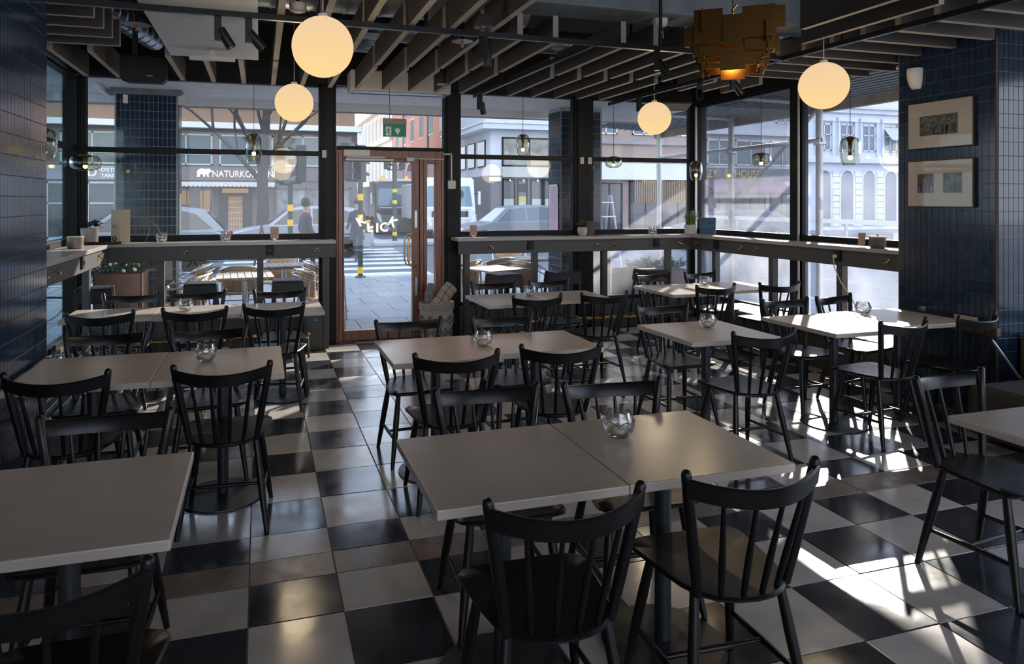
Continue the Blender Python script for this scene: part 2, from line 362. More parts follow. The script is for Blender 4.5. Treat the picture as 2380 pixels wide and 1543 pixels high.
# handle: a brass D pull with its twin outside
def dpull(y, s):
    b = MB(); x = 1.775; pts = []
    for a in range(0, 91, 18):
        t = math.radians(a); pts.append((x-.085-.055*math.sin(t) if False else x-.10*math.sin(t), y, .885+.07*(1-math.cos(t))))
    pts = [(x, y+s*.05, .86), (x-.05, y, .862), (x-.085, y-s*.0, .88), (x-.105, y, .93), (x-.108, y, 1.02), (x-.108, y, 1.10), (x-.105, y, 1.165), (x-.085, y, 1.215), (x-.05, y, 1.232), (x, y+s*.05, 1.235)]
    b.path(pts, .0125, 10); return b
dpull(YB-.12, 1).build('handle', M['brass'], leaf, smooth=50); dpull(YB+.10, -1).build('handle', mat('dull_outer_handle', (.35, .34, .30), .3, 1), leaf, smooth=50)
MB().cbox((1.775, YB-.05, 1.42), (.034, .01, .21)).build('lock_plate', M['steel'], leaf, bevel=.003)
MB().cbox((1.778, YB-.05, .62), (.03, .01, .22)).build('lock_plate', M['steel'], leaf, bevel=.003)
MB().cbox((1.07, YB-.085, 2.19), (.30, .05, .075)).build('closer_box', M['offwhite'], door, bevel=.006)
MB().cbox((1.22, YB-.085, 2.115), (.56, .03, .028)).cbox((1.18, YB-.07, 2.145), (.45, .012, .018)).build('closer_rail', M['offwhite'], leaf, bevel=.003)
MB().cbox((1.70, YB-.08, 2.125), (.085, .05, .045)).box(1.74, 2.12, YB-.075, YB-.06, 2.13, 2.142).build('contact_sensor', M['offwhite'], door, bevel=.003)
# the arc of pale letters stuck on the door pane, with a flipped F, and the thin line of light marks
lt = bpy.data.materials.new('pale_translucent_vinyl'); lt.use_nodes = True; ltn = lt.node_tree; ltn.nodes.clear()
lto = nd(ltn, 'ShaderNodeOutputMaterial'); ltt = nd(ltn, 'ShaderNodeBsdfTranslucent'); ltt.inputs[0].default_value = (.92, .94, .82, 1); ltd = nd(ltn, 'ShaderNodeBsdfDiffuse'); ltd.inputs[0].default_value = (.85, .87, .76, 1)
ltm = nd(ltn, 'ShaderNodeMixShader'); ltm.inputs[0].default_value = .25; ltn.links.new(ltt.outputs[0], ltm.inputs[1]); ltn.links.new(ltd.outputs[0], ltm.inputs[2]); ltn.links.new(ltm.outputs[0], lto.inputs[0])
for ch, dx, dz, rot in [('K', -.17, .045, .50), ('F', -.085, -.02, .12), ('I', 0, -.045, 0), ('C', .075, -.035, -.12), ('K', .16, .03, -.55)]:
    Mx = Matrix.Translation((1.32+dx, YB-.0095, 1.315+dz)) @ Matrix.Rotation(-rot, 4, 'Y') @ Matrix.Rotation(PI/2, 4, 'X')
    if ch == 'F': Mx = Mx @ Matrix.Translation((0, .08, 0)) @ Matrix.Diagonal((1, -1, 1, 1))
    text_mesh('letter', ch, .145, .0008, lt, leaf, Mx, align='CENTER', bold=.0055)
# cable trunking and a switch box right of the door
cb_ = thing('switch_box', 'cream plastic switch box with a bent conduit right of the door', 'switch', (2.205, YB-.085, 1.83))
MB().cbox((0, -.012, 0), (.095, .03, .10)).build('box', M['offwhite'], cb_, bevel=.006)
MB().box(-.008, .008, -.006, .006, .05, .37).box(-.09, .008, -.006, .006, .36, .375).build('conduit', M['offwhite'], cb_)

# ------------------------------------------------------------------ window shelves (counters) with aprons, posts, hooks and sockets
SZ0, SZ1 = 1.162, 1.20
def hook(par, x, y, z, d):
    b = MB()
    b.lathe([(.012, -.002), (.013, .004), (.009, .006)], 10, M=XF((x, y, z), rx=PI/2, rz=d))
    e = Vector((math.sin(d), -math.cos(d), 0)); p = Vector((x, y, z)); sd_ = Vector((math.cos(d), math.sin(d), 0))
    for s in (-1, 1):
        b.path([p+e*.004, p+e*.02+sd_*s*.008+Vector((0, 0, -.015)), p+e*.03+sd_*s*.018+Vector((0, 0, -.028)), p+e*.036+sd_*s*.026+Vector((0, 0, -.016))], .004, 6)
    b.path([p+e*.004, p+e*.03+Vector((0, 0, .022))], .004, 6)
    return b.build('hook', M['brass'], par, smooth=50)
def socket(par, x, y, z, d):
    b = MB(); b.cbox((0, 0, 0), (.075, .03, .105), XF((x, y, z), rz=d)); o = b.build('socket', M['blackplastic'], par, bevel=.005)
    MB().lathe([(.022, 0), (.022, .004), (.016, .004), (.015, -.004), (.0, -.004)], 16, M=XF((x+.016*math.sin(d), y-.016*math.cos(d), z), rz=d) @ Matrix.Rotation(PI/2, 4, 'X')).build('outlet', M['black'], o)
    return o
# left run: along the left window and the left back window (an L)
cl = thing('window_shelf', 'pale L-shaped window shelf on grey posts left of the door', 'shelf', (0, 0, 0))
MB().prism([(-1.80, 4.57), (-1.45, 4.57), (-1.45, 7.70), (.80, 7.70), (.80, 8.02), (-1.80, 8.02)], SZ0, SZ1).build('shelf_top', M['counter'], cl, bevel=.004)
ap = MB().box(-1.45-.06, -1.45-.03, 4.57, 7.76, 1.01, SZ0).build('apron', M['grey'], cl, bevel=.003)
ap = MB().box(-1.48, .80, 7.735, 7.765, 1.01, SZ0).build('apron', M['grey'], cl, bevel=.003)
for x in (-.99, .0, .70): MB().box(x-.033, x+.033, 7.765, 7.84, 0, 1.02).build('post', M['grey'], cl, bevel=.003)
for y in (7.06,): MB().box(-1.56, -1.50, y-.035, y+.035, 0, 1.02).build('post', M['grey'], cl, bevel=.003)
for x in (-.74, .60): hook(cl, x, 7.735, 1.11, 0)
hook(cl, -1.45-.03, 7.30, 1.11, PI/2); hook(cl, -1.48, 5.85, 1.11, PI/2); hook(cl, -1.48, 5.55, 1.11, PI/2)
socket(cl, .10, 7.725, 1.105, 0); socket(cl, -1.475, 6.65, 1.10, PI/2)
# right run
cr = thing('window_shelf', 'pale L-shaped window shelf on grey posts from the door to the right pillar', 'shelf', (0, 0, 0))
MB().prism([(2.20, 7.70), (5.34, 7.70), (5.34, 4.565), (5.64, 4.565), (5.64, 8.02), (2.20, 8.02)], SZ0, SZ1).build('shelf_top', M['counter'], cr, bevel=.004)
MB().box(2.22, 5.37, 7.735, 7.765, 1.01, SZ0).build('apron', M['grey'], cr, bevel=.003)
MB().box(5.37, 5.40, 4.565, 7.735, 1.01, SZ0).build('apron', M['grey'], cr, bevel=.003)
for x in (2.335, 3.20, 4.14, 5.06): MB().box(x-.033, x+.033, 7.765, 7.84, 0, 1.02).build('post', M['grey'], cr, bevel=.003)
for y, z0_ in ((7.32, 0), (6.32, .397), (5.38, .397)): MB().box(5.40, 5.47, y-.035, y+.035, z0_, 1.02).build('post', M['grey'], cr, bevel=.003)
for x in (2.62, 4.02, 4.25, 5.20): hook(cr, x, 7.735, 1.10, 0)
for y in (7.62, 6.75, 6.5, 4.80): hook(cr, 5.37, y, 1.10, -PI/2)
socket(cr, 3.12, 7.725, 1.10, 0); socket(cr, 4.85, 7.725, 1.10, 0); socket(cr, 5.36, 7.22, 1.10, -PI/2); socket(cr, 5.36, 5.36, 1.10, -PI/2)
# brass foot rails
def footrail(pts, label):
    t = thing('foot_rail', label, 'rail'); b = MB().path(pts, .018, 10); b.build('tube', M['brass'], t, smooth=50)
    for p in (pts[0], pts[len(pts)//2], pts[-1]):
        MB().path([(p[0], p[1], 0), (p[0], p[1], p[2])], .011, 8).lathe([(.03, 0), (.03, .008), (.012, .012)], 12, (p[0], p[1], 0)).build('support', M['brass'], t, smooth=50)
    MB().sphere(pts[0], .026, 10, 8).sphere(pts[-1], .026, 10, 8).build('end_cap', M['brass'], t, smooth=60)
footrail([(-1.2, 7.62, .20), (-.3, 7.62, .20), (.5, 7.62, .20)], 'brass foot rail below the left window shelf')
footrail([(2.42, 7.62, .20), (3.8, 7.62, .20), (5.15, 7.62, .20)], 'brass foot rail below the right window shelf')
# low grey ledge under the right window, a small grey cabinet by the door
lb = thing('window_bench', 'low dark grey window bench with sunlit top along the right window', 'bench')
MB().box(5.22, 5.60, 4.62, 7.05, 0, .36).build('body', M['grey'], lb, bevel=.004)
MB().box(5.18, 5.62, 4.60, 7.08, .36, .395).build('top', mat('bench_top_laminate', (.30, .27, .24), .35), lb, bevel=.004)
for y in (5.2, 5.8, 6.4): MB().box(5.214, 5.222, y-.28, y+.28, .03, .33).build('panel', M['grey'], lb, bevel=.003)
cbn = thing('low_cabinet', 'small dark grey cabinet standing left of the door', 'cabinet', (.60, 7.80, 0))
MB().box(-.13, .06, -.08, .17, 0, .42).build('body', M['grey'], cbn, bevel=.004)
MB().box(-.12, .05, -.092, -.08, .03, .40).build('door', M['grey'], cbn, bevel=.004)
MB().cbox((-.02, -.095, .33), (.03, .006, .006)).build('keyhole', M['steel'], cbn)
# convector of thin steel fins under the left window
rd = thing('radiator', 'long steel tube radiator under the left window', 'radiator', (-1.42, 5.5, 0))
for k in range(10):
    MB().path([(-.32+.055*k*.95, -.80, .30-.012*abs(k-5)), (-.32+.055*k*.95, 1.45, .30-.012*abs(k-5))], .011, 6).build('tube', M['alu'], rd, smooth=60)
for y in (-.78, .3, 1.42): MB().box(-.34, .20, y, y+.03, .02, .26).build('bracket', M['steel'], rd)
for k in range(4): MB().path([(.19, -.8, .08+.05*k), (.19, 1.45, .08+.05*k)], .010, 6).build('tube', M['alu'], rd, smooth=60)
# ------------------------------------------------------------------ spindle-back chairs
def seat_outline():
    half = [(0, .205), (.09, .207), (.165, .203), (.200, .190), (.216, .165), (.217, .135), (.207, .06), (.195, -.03), (.180, -.10), (.155, -.155), (.115, -.195), (.06, -.218), (0, -.225)]
    return half + [(-x, y) for x, y in reversed(half[1:-1])]
def make_chair():
    t = thing('spindle_back_chair', '', 'chair', group='black spindle-back chairs at the tables')
    ol = seat_outline(); n = len(ol); b = MB()
    def lay(k, z, dish=0): return [(x*k, y*k, z-dish*max(0, 1-(x*x/.03+y*y/.04))) for x, y in ol]
    L = [lay(.88, .430), lay(1.0, .446), lay(1.0, .452), lay(.97, .458), lay(.7, .455), lay(.35, .451)]
    vs = [p for l in L for p in l]; fs = [tuple(range(n))]
    for i in range(len(L)-1):
        for j in range(n): fs.append((i*n+j, i*n+(j+1) % n, (i+1)*n+(j+1) % n, (i+1)*n+j))
    fs[0] = tuple(reversed(fs[0])); fs.append(tuple((len(L)-1)*n+j for j in range(n)))
    b.add(vs, fs); b.build('seat', M['chair'], t, smooth=40)
    for s in (-1, 1):
        # back post: swells a little above the seat, rounded top
        p0, p1 = Vector((s*.155, -.150, .445)), Vector((s*.226, -.200, .848))
        MB().path([p0, p0.lerp(p1, .3), p0.lerp(p1, .7), p0.lerp(p1, .965), p0.lerp(p1, .99), p1], [.0145, .0175, .0175, .0160, .012, .005], 10).build('back_post', M['chair'], t, smooth=60)
        for fy, ty in ((.205, .125), (-.205, -.125)):
            a, c = Vector((s*.150, ty, .440)), Vector((s*.208, fy, 0))
            MB().path([a, a.lerp(c, .35), a.lerp(c, .6), c], [.0145, .0185, .0175, .0115], 10).build('leg', M['chair'], t, smooth=60)
        q = lambda y, z: Vector((s*(.150+.058*(1-z/.44)), y, z))
        zz = .165
        MB().path([q(.125+.08*(1-zz/.44), zz), q(0, zz+.002), q(-.125-.08*(1-zz/.44), zz)], [.008, .0115, .008], 8).build('side_stretcher', M['chair'], t, smooth=60)
    xx = .150+.058*(1-.165/.44)
    MB().path([(-xx, 0, .167), (0, 0, .167), (xx, 0, .167)], [.008, .0115, .008], 8).build('cross_stretcher', M['chair'], t, smooth=60)
    # curved top rail
    b = MB(); N = 14; rows_ = []
    for i in range(N+1):
        u = -1+2*i/N; x = .224*u; y = -.197-.080*(1-u*u)
        th = .009; tx = Vector((.224, .160*u, 0)).normalized(); nr = Vector((-tx.y, tx.x, 0))
        z0, z1 = .768-.022*(1-u*u), .826-.022*(1-u*u)
        for dn, z in ((-th, z0), (th, z0), (th, z1-.006), (th*.3, z1), (-th*.3, z1), (-th, z1-.006)):
            dy = -.010*((z-z0)/.06)
            rows_.append((x+nr.x*dn, y+nr.y*dn+dy, z))
    fs = []
    for i in range(N):
        for j in range(6): fs.append((i*6+j, i*6+(j+1) % 6, (i+1)*6+(j+1) % 6, (i+1)*6+j))
    fs += [tuple(reversed(range(6))), tuple(N*6+j for j in range(6))]
    b.add(rows_, [tuple(reversed(f)) for f in fs]); b.build('top_rail', M['chair'], t, smooth=45)
    for k in range(4):
        u = -.6+.4*k; ub = -.62+.413*k
        p0 = Vector((.155*ub, -.150-.050*(1-ub*ub), .450)); p1 = Vector((.224*u, -.199-.080*(1-u*u), .775-.022*(1-u*u)))
        MB().path([p0, p0.lerp(p1, .35), p0.lerp(p1, .7), p1], [.0085, .0105, .0085, .0068], 8).build('spindle', M['chair'], t, smooth=60)
    return t
K = .981
CH = [  # rail midpoint x, y, yaw in degrees, faces the street (1) or the camera side (-1), label
 (.814, 1.747, -1.7, 1, 'black spindle-back chair in the foreground centre, back to the camera, left of a pair'),
 (1.440, 1.761, -2.2, 1, 'black spindle-back chair in the foreground, right of the pair with its back to the camera'),
 (-.47, 1.70, -2, 1, 'black chair cut off by the bottom left corner, only rail, post and spindles in view'),
 (.946, 2.848, -3.3, -1, 'left chair on the far side of the front centre table'),
 (1.518, 2.782, -4.9, -1, 'right chair on the far side of the front centre table'),
 (-.561, 2.912, -2.0, -1, 'black chair on the far side of the nearest left table'),
 (1.009, 3.546, -2.2, 1, 'left chair on the near side of the middle table in front of the door'),
 (1.628, 3.574, -7.8, 1, 'right chair on the near side of the middle table in front of the door'),
 (-.921, 3.668, -7.9, 1, 'chair beside the left tiled pillar, near side of the second left table'),
 (-.180, 3.622, -3.7, 1, 'chair at the aisle end, near side of the second left table'),
 (3.016, 3.586, .5, 1, 'chair on the near side of the single square table'),
 (4.197, 3.633, 6.2, 1, 'chair on the near side of the sunlit table by the right pillar, left of two'),
 (4.907, 3.663, 10.1, 1, 'chair in the shade against the right tiled pillar'),
 (.976, 4.643, 2.8, -1, 'left chair on the far side of the middle table, in front of the door'),
 (1.642, 4.612, 3.9, -1, 'right chair on the far side of the middle table, beyond its candle holder'),
 (-.911, 4.720, 2.1, -1, 'left chair on the far side of the second left table'),
 (-.314, 4.694, 3.7, -1, 'right chair on the far side of the second left table'),
 (3.024, 4.744, .5, -1, 'chair on the far side of the single square table'),
 (4.180, 4.724, 1.3, -1, 'left chair on the far side of the sunlit table by the right pillar'),
 (4.726, 4.768, 11.4, -1, 'turned chair behind the candle of the sunlit table, under the white cable'),
 (-1.126, 5.602, -5.1, 1, 'left of three chairs on the near side of the back left table'),
 (-.476, 5.598, -4.3, 1, 'middle of three chairs on the near side of the back left table'),
 (.102, 5.620, -9, 1, 'right of three chairs on the near side of the back left table, at the aisle'),
 (2.290, 5.511, 3.9, 1, 'left chair on the near side of the back table right of the door'),
 (2.933, 5.510, 2.5, 1, 'right chair on the near side of the back table right of the door'),
 (4.243, 5.714, 4.0, 1, 'chair with a sunlit top rail, near side of the corner table'),
 (4.964, 5.683, -2.1, 1, 'chair by the right window mullion, near side of the corner table'),
 (-1.084, 6.639, -5, -1, 'left of three chairs between the back left table and the window'),
 (-.537, 6.643, 5, -1, 'middle of three chairs between the back left table and the window'),
 (.172, 6.557, 2.6, -1, 'right of three chairs between the back left table and the window'),
 (2.256, 6.592, -5, -1, 'left chair between the back right table and the window'),
 (2.856, 6.574, 7, -1, 'right chair between the back right table and the window'),
 (4.242, 6.829, 4.6, -1, 'left chair on the window side of the corner table, in front of the stool'),
 (4.851, 6.822, 8, -1, 'right chair on the window side of the corner table'),
 (3.104, 2.450, 5.3, -1, 'black chair at the right edge, beside the sun patch on the floor'),
]
chair0 = make_chair()
for k, (mx, my, a, f, lb_) in enumerate(CH):
    a = math.radians(a) + (0 if f > 0 else PI)
    off = Vector((-math.sin(a), math.cos(a)))*.20
    loc = (mx*K+off.x, my*K+off.y, 0)
    if k == 0: chair0.location = loc; chair0.rotation_euler.z = a; chair0['label'] = lb_
    else: copy_tree(chair0, loc, a, lb_)

# ------------------------------------------------------------------ tables
def make_table(x0, x1, y0, y1, label):
    cx, cy = (x0+x1)/2, (y0+y1)/2; t = thing('cafe_table', label, 'table', (cx, cy, 0), group='pale topped cafe tables')
    hx, hy = (x1-x0)/2-.0015, (y1-y0)/2
    b = MB().box(-hx, hx, -hy, hy, .709, .740); top = b.build('tabletop', [M['table']], t, bevel=.004)
    MB().box(-.16, .16, -.03, .03, .700, .709).box(-.03, .03, -.16, .16, .700, .709).build('spider', M['tbase'], t)
    MB().lathe([(.030, .01), (.030, .66), (.036, .665), (.036, .700)], 20).build('column', M['tbase'], t, smooth=40)
    MB().lathe([(.222, 0), (.225, .004), (.224, .009), (.06, .016), (.034, .020)], 40).build('base_plate', M['tbase'], t, smooth=30)
    return t
TB = [
 (.485, 1.110, 1.920, 2.545, 'left half of the front centre table, bare pale birch top'),
 (1.110, 1.745, 1.920, 2.545, 'right half of the front centre table, with a glass candle holder'),
 (.695, 1.340, 3.715, 4.385, 'left half of the middle table in front of the door'),
 (1.340, 2.010, 3.780, 4.370, 'right half of the middle table in front of the door'),
 (1.862, 2.485, 5.575, 6.265, 'left half of the back table right of the door'),
 (2.485, 3.115, 5.640, 6.270, 'right half of the back table right of the door'),
 (2.605, 3.285, 3.745, 4.410, 'single square table with a candle holder, between the middle and the sunlit tables'),
 (3.700, 4.370, 3.710, 4.430, 'sunlit left half of the table beside the right pillar'),
 (4.370, 5.060, 3.800, 4.470, 'shaded right half of the table, pushed against the right pillar'),
 (3.770, 4.420, 5.720, 6.460, 'left half of the corner table, striped by sunlight'),
 (4.420, 5.090, 5.800, 6.500, 'right half of the corner table, near the right window'),
 (-.860, -.225, 1.960, 2.630, 'large table in the left foreground, nearest the camera'),
 (-1.500, -.860, 1.960, 2.630, 'table at the left edge, joined to the left foreground table'),
 (-1.170, -.520, 3.700, 4.410, 'left half of the second left table, against the tiled pillar'),
 (-.520, .122, 3.690, 4.400, 'right half of the second left table, with a candle holder at the aisle'),
 (-1.445, -.790, 5.760, 6.310, 'left third of the long back left table'),
 (-.790, -.145, 5.730, 6.300, 'middle third of the long back left table, with a candle holder'),
 (-.145, .502, 5.660, 6.290, 'right third of the long back left table, at the aisle'),
 (2.741, 3.380, 1.520, 2.170, 'table corner at the right edge of the frame'),
]
for a in TB: make_table(*a)

# ------------------------------------------------------------------ pressed-glass candle holders (water-lily rim, petal relief)
clear = pane('pressed_glass', (.955, .96, .955), .10, rough=.04, edge=.7)
wax = mat('white_wax', (.75, .73, .68), .5)
def make_candle():
    t = thing('candle_holder', '', 'candle holder', group='pressed glass candle holders')
    b = MB(); n = 48; prof = [(.026, 0), (.034, .004), (.046, .022), (.051, .042), (.049, .060), (.043, .074), (.040, .082)]
    ip = [(.036, .080), (.044, .060), (.046, .042), (.040, .022), (.028, .010), (.001, .008)]
    vs = []; fs = []; P_ = prof+ip
    for i, (r, z) in enumerate(P_):
        for j in range(n):
            a = 2*PI*j/n; rr, zz = r, z
            if i < len(prof): rr *= 1+.045*abs(math.sin(3*a))*math.sin(PI*min(1, z/.07))+.012*math.sin(24*a)*(.2 < z/.07 < .8)
            if len(prof)-2 < i < len(prof)+1: zz += .007*abs(math.cos(3*a))**.6-.002
            vs.append((rr*math.cos(a), rr*math.sin(a), zz))
    for i in range(len(P_)-1):
        for j in range(n): fs.append((i*n+j, i*n+(j+1) % n, (i+1)*n+(j+1) % n, (i+1)*n+j))
    fs.append(tuple(reversed(range(n)))); b.add(vs, fs); b.build('glass_bowl', clear, t, smooth=50)
    MB().lathe([(.0185, .009), (.0190, .024), (.017, .0255), (.001, .0245)], 20).build('tea_light', wax, t, smooth=40)
    bw = MB(); pts = []
    for j in range(24):
        a = 2*PI*j/24; pts.append((.0515*math.cos(a), .0515*math.sin(a), .044+.015*abs(math.sin(3*a))))
    bw.path(pts, .0014, 5, close=True); bw.build('petal_line', mat('dark_glass_edge', (.10, .08, .07), .2) if 'dark_glass_edge' not in bpy.data.materials else bpy.data.materials['dark_glass_edge'], t, smooth=60)
    return t
cd0 = make_candle(); cd0.scale = (1.13, 1.13, 1.15); K2 = 0
for x, y, z, lb_ in [
 (1.300, 2.33, .7405, 'glass candle holder on the front centre table'), (1.31, 4.02, .7405, 'glass candle holder at the seam of the middle table'),
 (2.43, 6.02, .7405, 'glass candle holder on the back table right of the door'), (3.02, 4.16, .7405, 'glass candle holder on the single square table'),
 (4.55, 4.30, .7405, 'glass candle holder on the sunlit table by the right pillar'), (4.52, 6.28, .7405, 'sparkling glass candle holder on the corner table'),
 (-.29, 4.09, .7405, 'glass candle holder on the second left table'), (-.58, 6.02, .7405, 'glass candle holder on the long back left table'),
 (-.995, 7.87, 1.2005, 'small glass dish on the left window shelf, below the tiled pillar'), (-.36, 7.87, 1.2005, 'small glass dish on the left window shelf, below the silver car'),
 (4.88, 7.87, 1.2005, 'bright sunlit glass candle holder on the right window shelf')]:
    if K2 == 0: cd0.location = (x, y, z); cd0['label'] = lb_
    else: copy_tree(cd0, (x, y, z), random.uniform(0, 6), lb_)
    K2 += 1

# ------------------------------------------------------------------ black metal bar stools
def make_stool():
    t = thing('bar_stool', '', 'stool', group='black metal bar stools at the window shelves')
    MB().box(-.155, .155, -.155, .155, .765, .80).build('seat', M['black'], t, bevel=.012)
    MB().box(-.02, .02, -.006, .006, .8, .801).build('grip_slot', M['blackplastic'], t)
    # sheet-metal skirt
    b = MB(); a, c = .156, .166
    b.add([(-a, -a, .775), (a, -a, .775), (a, a, .775), (-a, a, .775), (-c, -c, .66), (c, -c, .66), (c, c, .66), (-c, c, .66)], [(0, 1, 5, 4), (1, 2, 6, 5), (2, 3, 7, 6), (3, 0, 4, 7)])
    b.build('skirt', M['black'], t)
    for sx in (-1, 1):
        for sy in (-1, 1):
            p, q = Vector((sx*.148, sy*.148, .74)), Vector((sx*.215, sy*.215, 0))
            b = MB(); w0, w1 = .040, .020
            def corner(o, w): return [o, o-Vector((sx*w, 0, 0)), o-Vector((sx*w, sy*.012, 0)), o-Vector((sx*.012, sy*.012, 0)), o-Vector((sx*.012, sy*w, 0)), o-Vector((0, sy*w, 0))]
            A, B_ = corner(p, w0), corner(q, w1)
            b.add(A+B_, [(i, (i+1) % 6, 6+(i+1) % 6, 6+i) for i in range(6)]+[(0, 1, 2, 3, 4, 5), (11, 10, 9, 8, 7, 6)]); b.build('leg', M['black'], t)
    for k in range(4):
        a = k*PI/2; r = .19; p = [Vector((math.cos(a+s)*r*1.414, math.sin(a+s)*r*1.414, .24)) for s in (PI/4, 3*PI/4)]
        MB().path(p, .009, 6).build('stretcher', M['black'], t)
    return t
st0 = make_stool()
for k, (x, y, r, lb_) in enumerate([(-1.53, 7.40, .1, 'black metal bar stool in the left window corner'), (-.58, 7.55, 0, 'black metal bar stool below the middle of the left window shelf'),
   (.28, 7.57, 0, 'black metal bar stool at the door end of the left window shelf'), (2.70, 7.50, .25, 'black metal bar stool at the door end of the right window shelf'),
   (3.46, 7.55, .12, 'black metal bar stool below the post of the right window shelf'), (4.60, 7.45, .05, 'black metal bar stool in the right window corner')]):
    if k == 0: st0.location = (x, y, 0); st0.rotation_euler.z = r; st0['label'] = lb_
    else: copy_tree(st0, (x, y, 0), r, lb_)

# ------------------------------------------------------------------ things on the window shelves
SZ = 1.2005
def leafblob(b, c, r, n, size, flat=1.0, up=.3, seed=1, w=.45):
    rnd = random.Random(seed)
    for i in range(n):
        a = rnd.uniform(0, 2*PI); e = rnd.uniform(-.2, 1.2); rr = r*rnd.uniform(.35, 1)
        p = Vector(c)+Vector((math.cos(a)*math.cos(e)*rr, math.sin(a)*math.cos(e)*rr, math.sin(e)*rr*flat))
        d = Vector((math.cos(a), math.sin(a), up+rnd.uniform(-.4, .4))).normalized(); s = d.cross(Vector((0, 0, 1))).normalized(); L_ = size*rnd.uniform(.6, 1.2)
        nrm = s.cross(d)*.15*L_
        b.add([p, p+d*L_*.5+s*L_*w+nrm, p+d*L_, p+d*L_*.5-s*L_*w+nrm], [(0, 1, 2, 3)])
    return b
purple = mat('purple_leaf', (.035, .012, .022), .5, var=.3); green = mat('green_leaf', (.09, .20, .035), .5, var=.4, vscale=20); darkgreen = mat('dark_green_leaf', (.04, .09, .025), .5, var=.4, vscale=20)
potmat = mat('speckled_stoneware', (.30, .26, .21), .5, var=.25, vscale=30)
def pot(b, r0, r1, h, n=28): return b.lathe([(r0*.85, 0), (r0, .006), (r1, h-.008), (r1, h), (r1-.008, h), (r1-.010, h-.015), (r0-.012, .02), (.001, .018)], n)
t = thing('potted_plant', 'dark purple oxalis in a ribbed stoneware pot, left end of the shelf', 'plant', (-1.62, 7.60, SZ))
pot(MB(), .075, .084, .160).build('pot', potmat, t, smooth=40); MB().lathe([(.072, .142), (.001, .146)], 20).build('soil', mat('soil', (.03, .02, .015), .95), t)
leafblob(MB(), (0, 0, .175), .10, 80, .055, .6, .1, 3).build('leaves', purple, t); MB().path([(0, 0, .14), (-.02, 0, .22), (-.03, 0, .27)], .003, 5).build('stem', purple, t)
t = thing('ceramic_jar', 'squat brown glazed jar on the left window shelf', 'jar', (-1.62, 7.06, SZ))
b = MB(); pot(b, .066, .070, .105); b.build('body', mat('brown_glaze', (.20, .15, .12), .3, var=.3, vscale=12), t, smooth=40)
MB().lathe([(.071, .100), (.072, .106), (.069, .110)], 28).build('rim', mat('pale_glaze', (.42, .36, .30), .3), t, smooth=40)
t = thing('black_tray', 'flat black tray under the plant pot on the left window shelf', 'tray', (-1.44, 7.82, SZ)); t.rotation_euler.z = .1
MB().box(-.16, .16, -.07, .07, 0, .010).build('base', M['blackplastic'], t, bevel=.003); MB().box(-.16, .16, -.07, -.06, .01, .020).box(-.16, .16, .06, .07, .01, .020).build('rim', M['blackplastic'], t, bevel=.002)
bpy.data.objects['black_tray'].location = (-1.42, 7.62, SZ); bpy.data.objects['potted_plant'].location = (-1.66, 7.80, SZ)
bpy.data.objects['black_tray'].location = (-1.50, 7.66, SZ)
t = thing('folded_menu', 'tall folded beige menu card with a dark round emblem on the left shelf', 'menu', (-1.385, 7.86, SZ))
kraft = mat('beige_card', (.42, .33, .25), .8, var=.05); ink = mat('brown_ink', (.05, .032, .022), .7)
b = MB(); w_, h_ = .098, .345
for s, a in ((-1, -.45), (1, .45)):
    b.add([(0, -.05, 0), (s*w_*math.cos(a), -.05+abs(s*w_*math.sin(a)), 0), (s*w_*math.cos(a), -.05+abs(w_*math.sin(a)), h_), (0, -.05, h_),
           (0, -.046, 0), (s*w_*math.cos(a), -.046+abs(w_*math.sin(a)), 0), (s*w_*math.cos(a), -.046+abs(w_*math.sin(a)), h_), (0, -.046, h_)],
          [(0, 1, 2, 3), (7, 6, 5, 4), (0, 4, 5, 1), (1, 5, 6, 2), (2, 6, 7, 3), (3, 7, 4, 0)])
b.build('card', kraft, t)
b = MB(); Md = XF((-.055, -.0265, .045), rz=-.45); b.lathe([(.026, 0), (.026, .001)], 20, M=Md @ Matrix.Rotation(PI/2, 4, 'X')); b.build('emblem', ink, t)
MB().lathe([(.010, 0), (.010, .0015)], 12, M=XF((-.055, -.0285, .045), rz=-.45) @ Matrix.Rotation(PI/2, 4, 'X')).build('emblem_mark', kraft, t)
b = MB()
for k, (ww, z) in enumerate([(.03, .185), (.05, .178), (.055, .170), (.045, .163), (.022, .155)]): b.cbox((-.055, -.0285, z), (ww, .001, .0022), Matrix.Translation((0, 0, 0)) @ XF((-.055, -.0285, 0), rz=-.45) @ Matrix.Translation((.055, .0285, 0)))
b.build('printed_lines', ink, t)
pinkcard = mat('dusty_pink_card', (.42, .26, .22), .7); red = mat('red_print', (.35, .04, .03), .6)
def menu_stand(x, y, lb_, rz=0):
    t = thing('menu_card', lb_, 'menu card', (x, y, SZ), rz)
    MB().lathe([(.026, 0), (.026, .004), (.006, .008)], 16).box(-.018, .018, -.006, .006, .006, .022).build('clip_stand', M['steel'], t, smooth=40)
    MB().box(-.044, .044, -.0015, .0015, .018, .145).build('card', pinkcard, t)
    MB().box(-.024, .024, -.0022, -.0015, .075, .080).box(-.02, .02, -.0022, -.0015, .05, .053).build('print', red, t)
menu_stand(.15, 7.86, 'pink menu card in a small clip on the left window shelf')
menu_stand(2.44, 7.86, 'pink menu card in a small clip on the right shelf, by the door')
t = thing('potted_herb', 'small green herb in a mottled round pot at the window post', 'plant', (3.87, 7.86, SZ))
b = MB(); b.lathe([(.040, 0), (.058, .03), (.062, .065), (.055, .105), (.050, .105), (.055, .065), (.001, .03)], 26); b.build('pot', mat('mottled_pot', (.50, .44, .40), .6, var=.5, vscale=16), t, smooth=50)
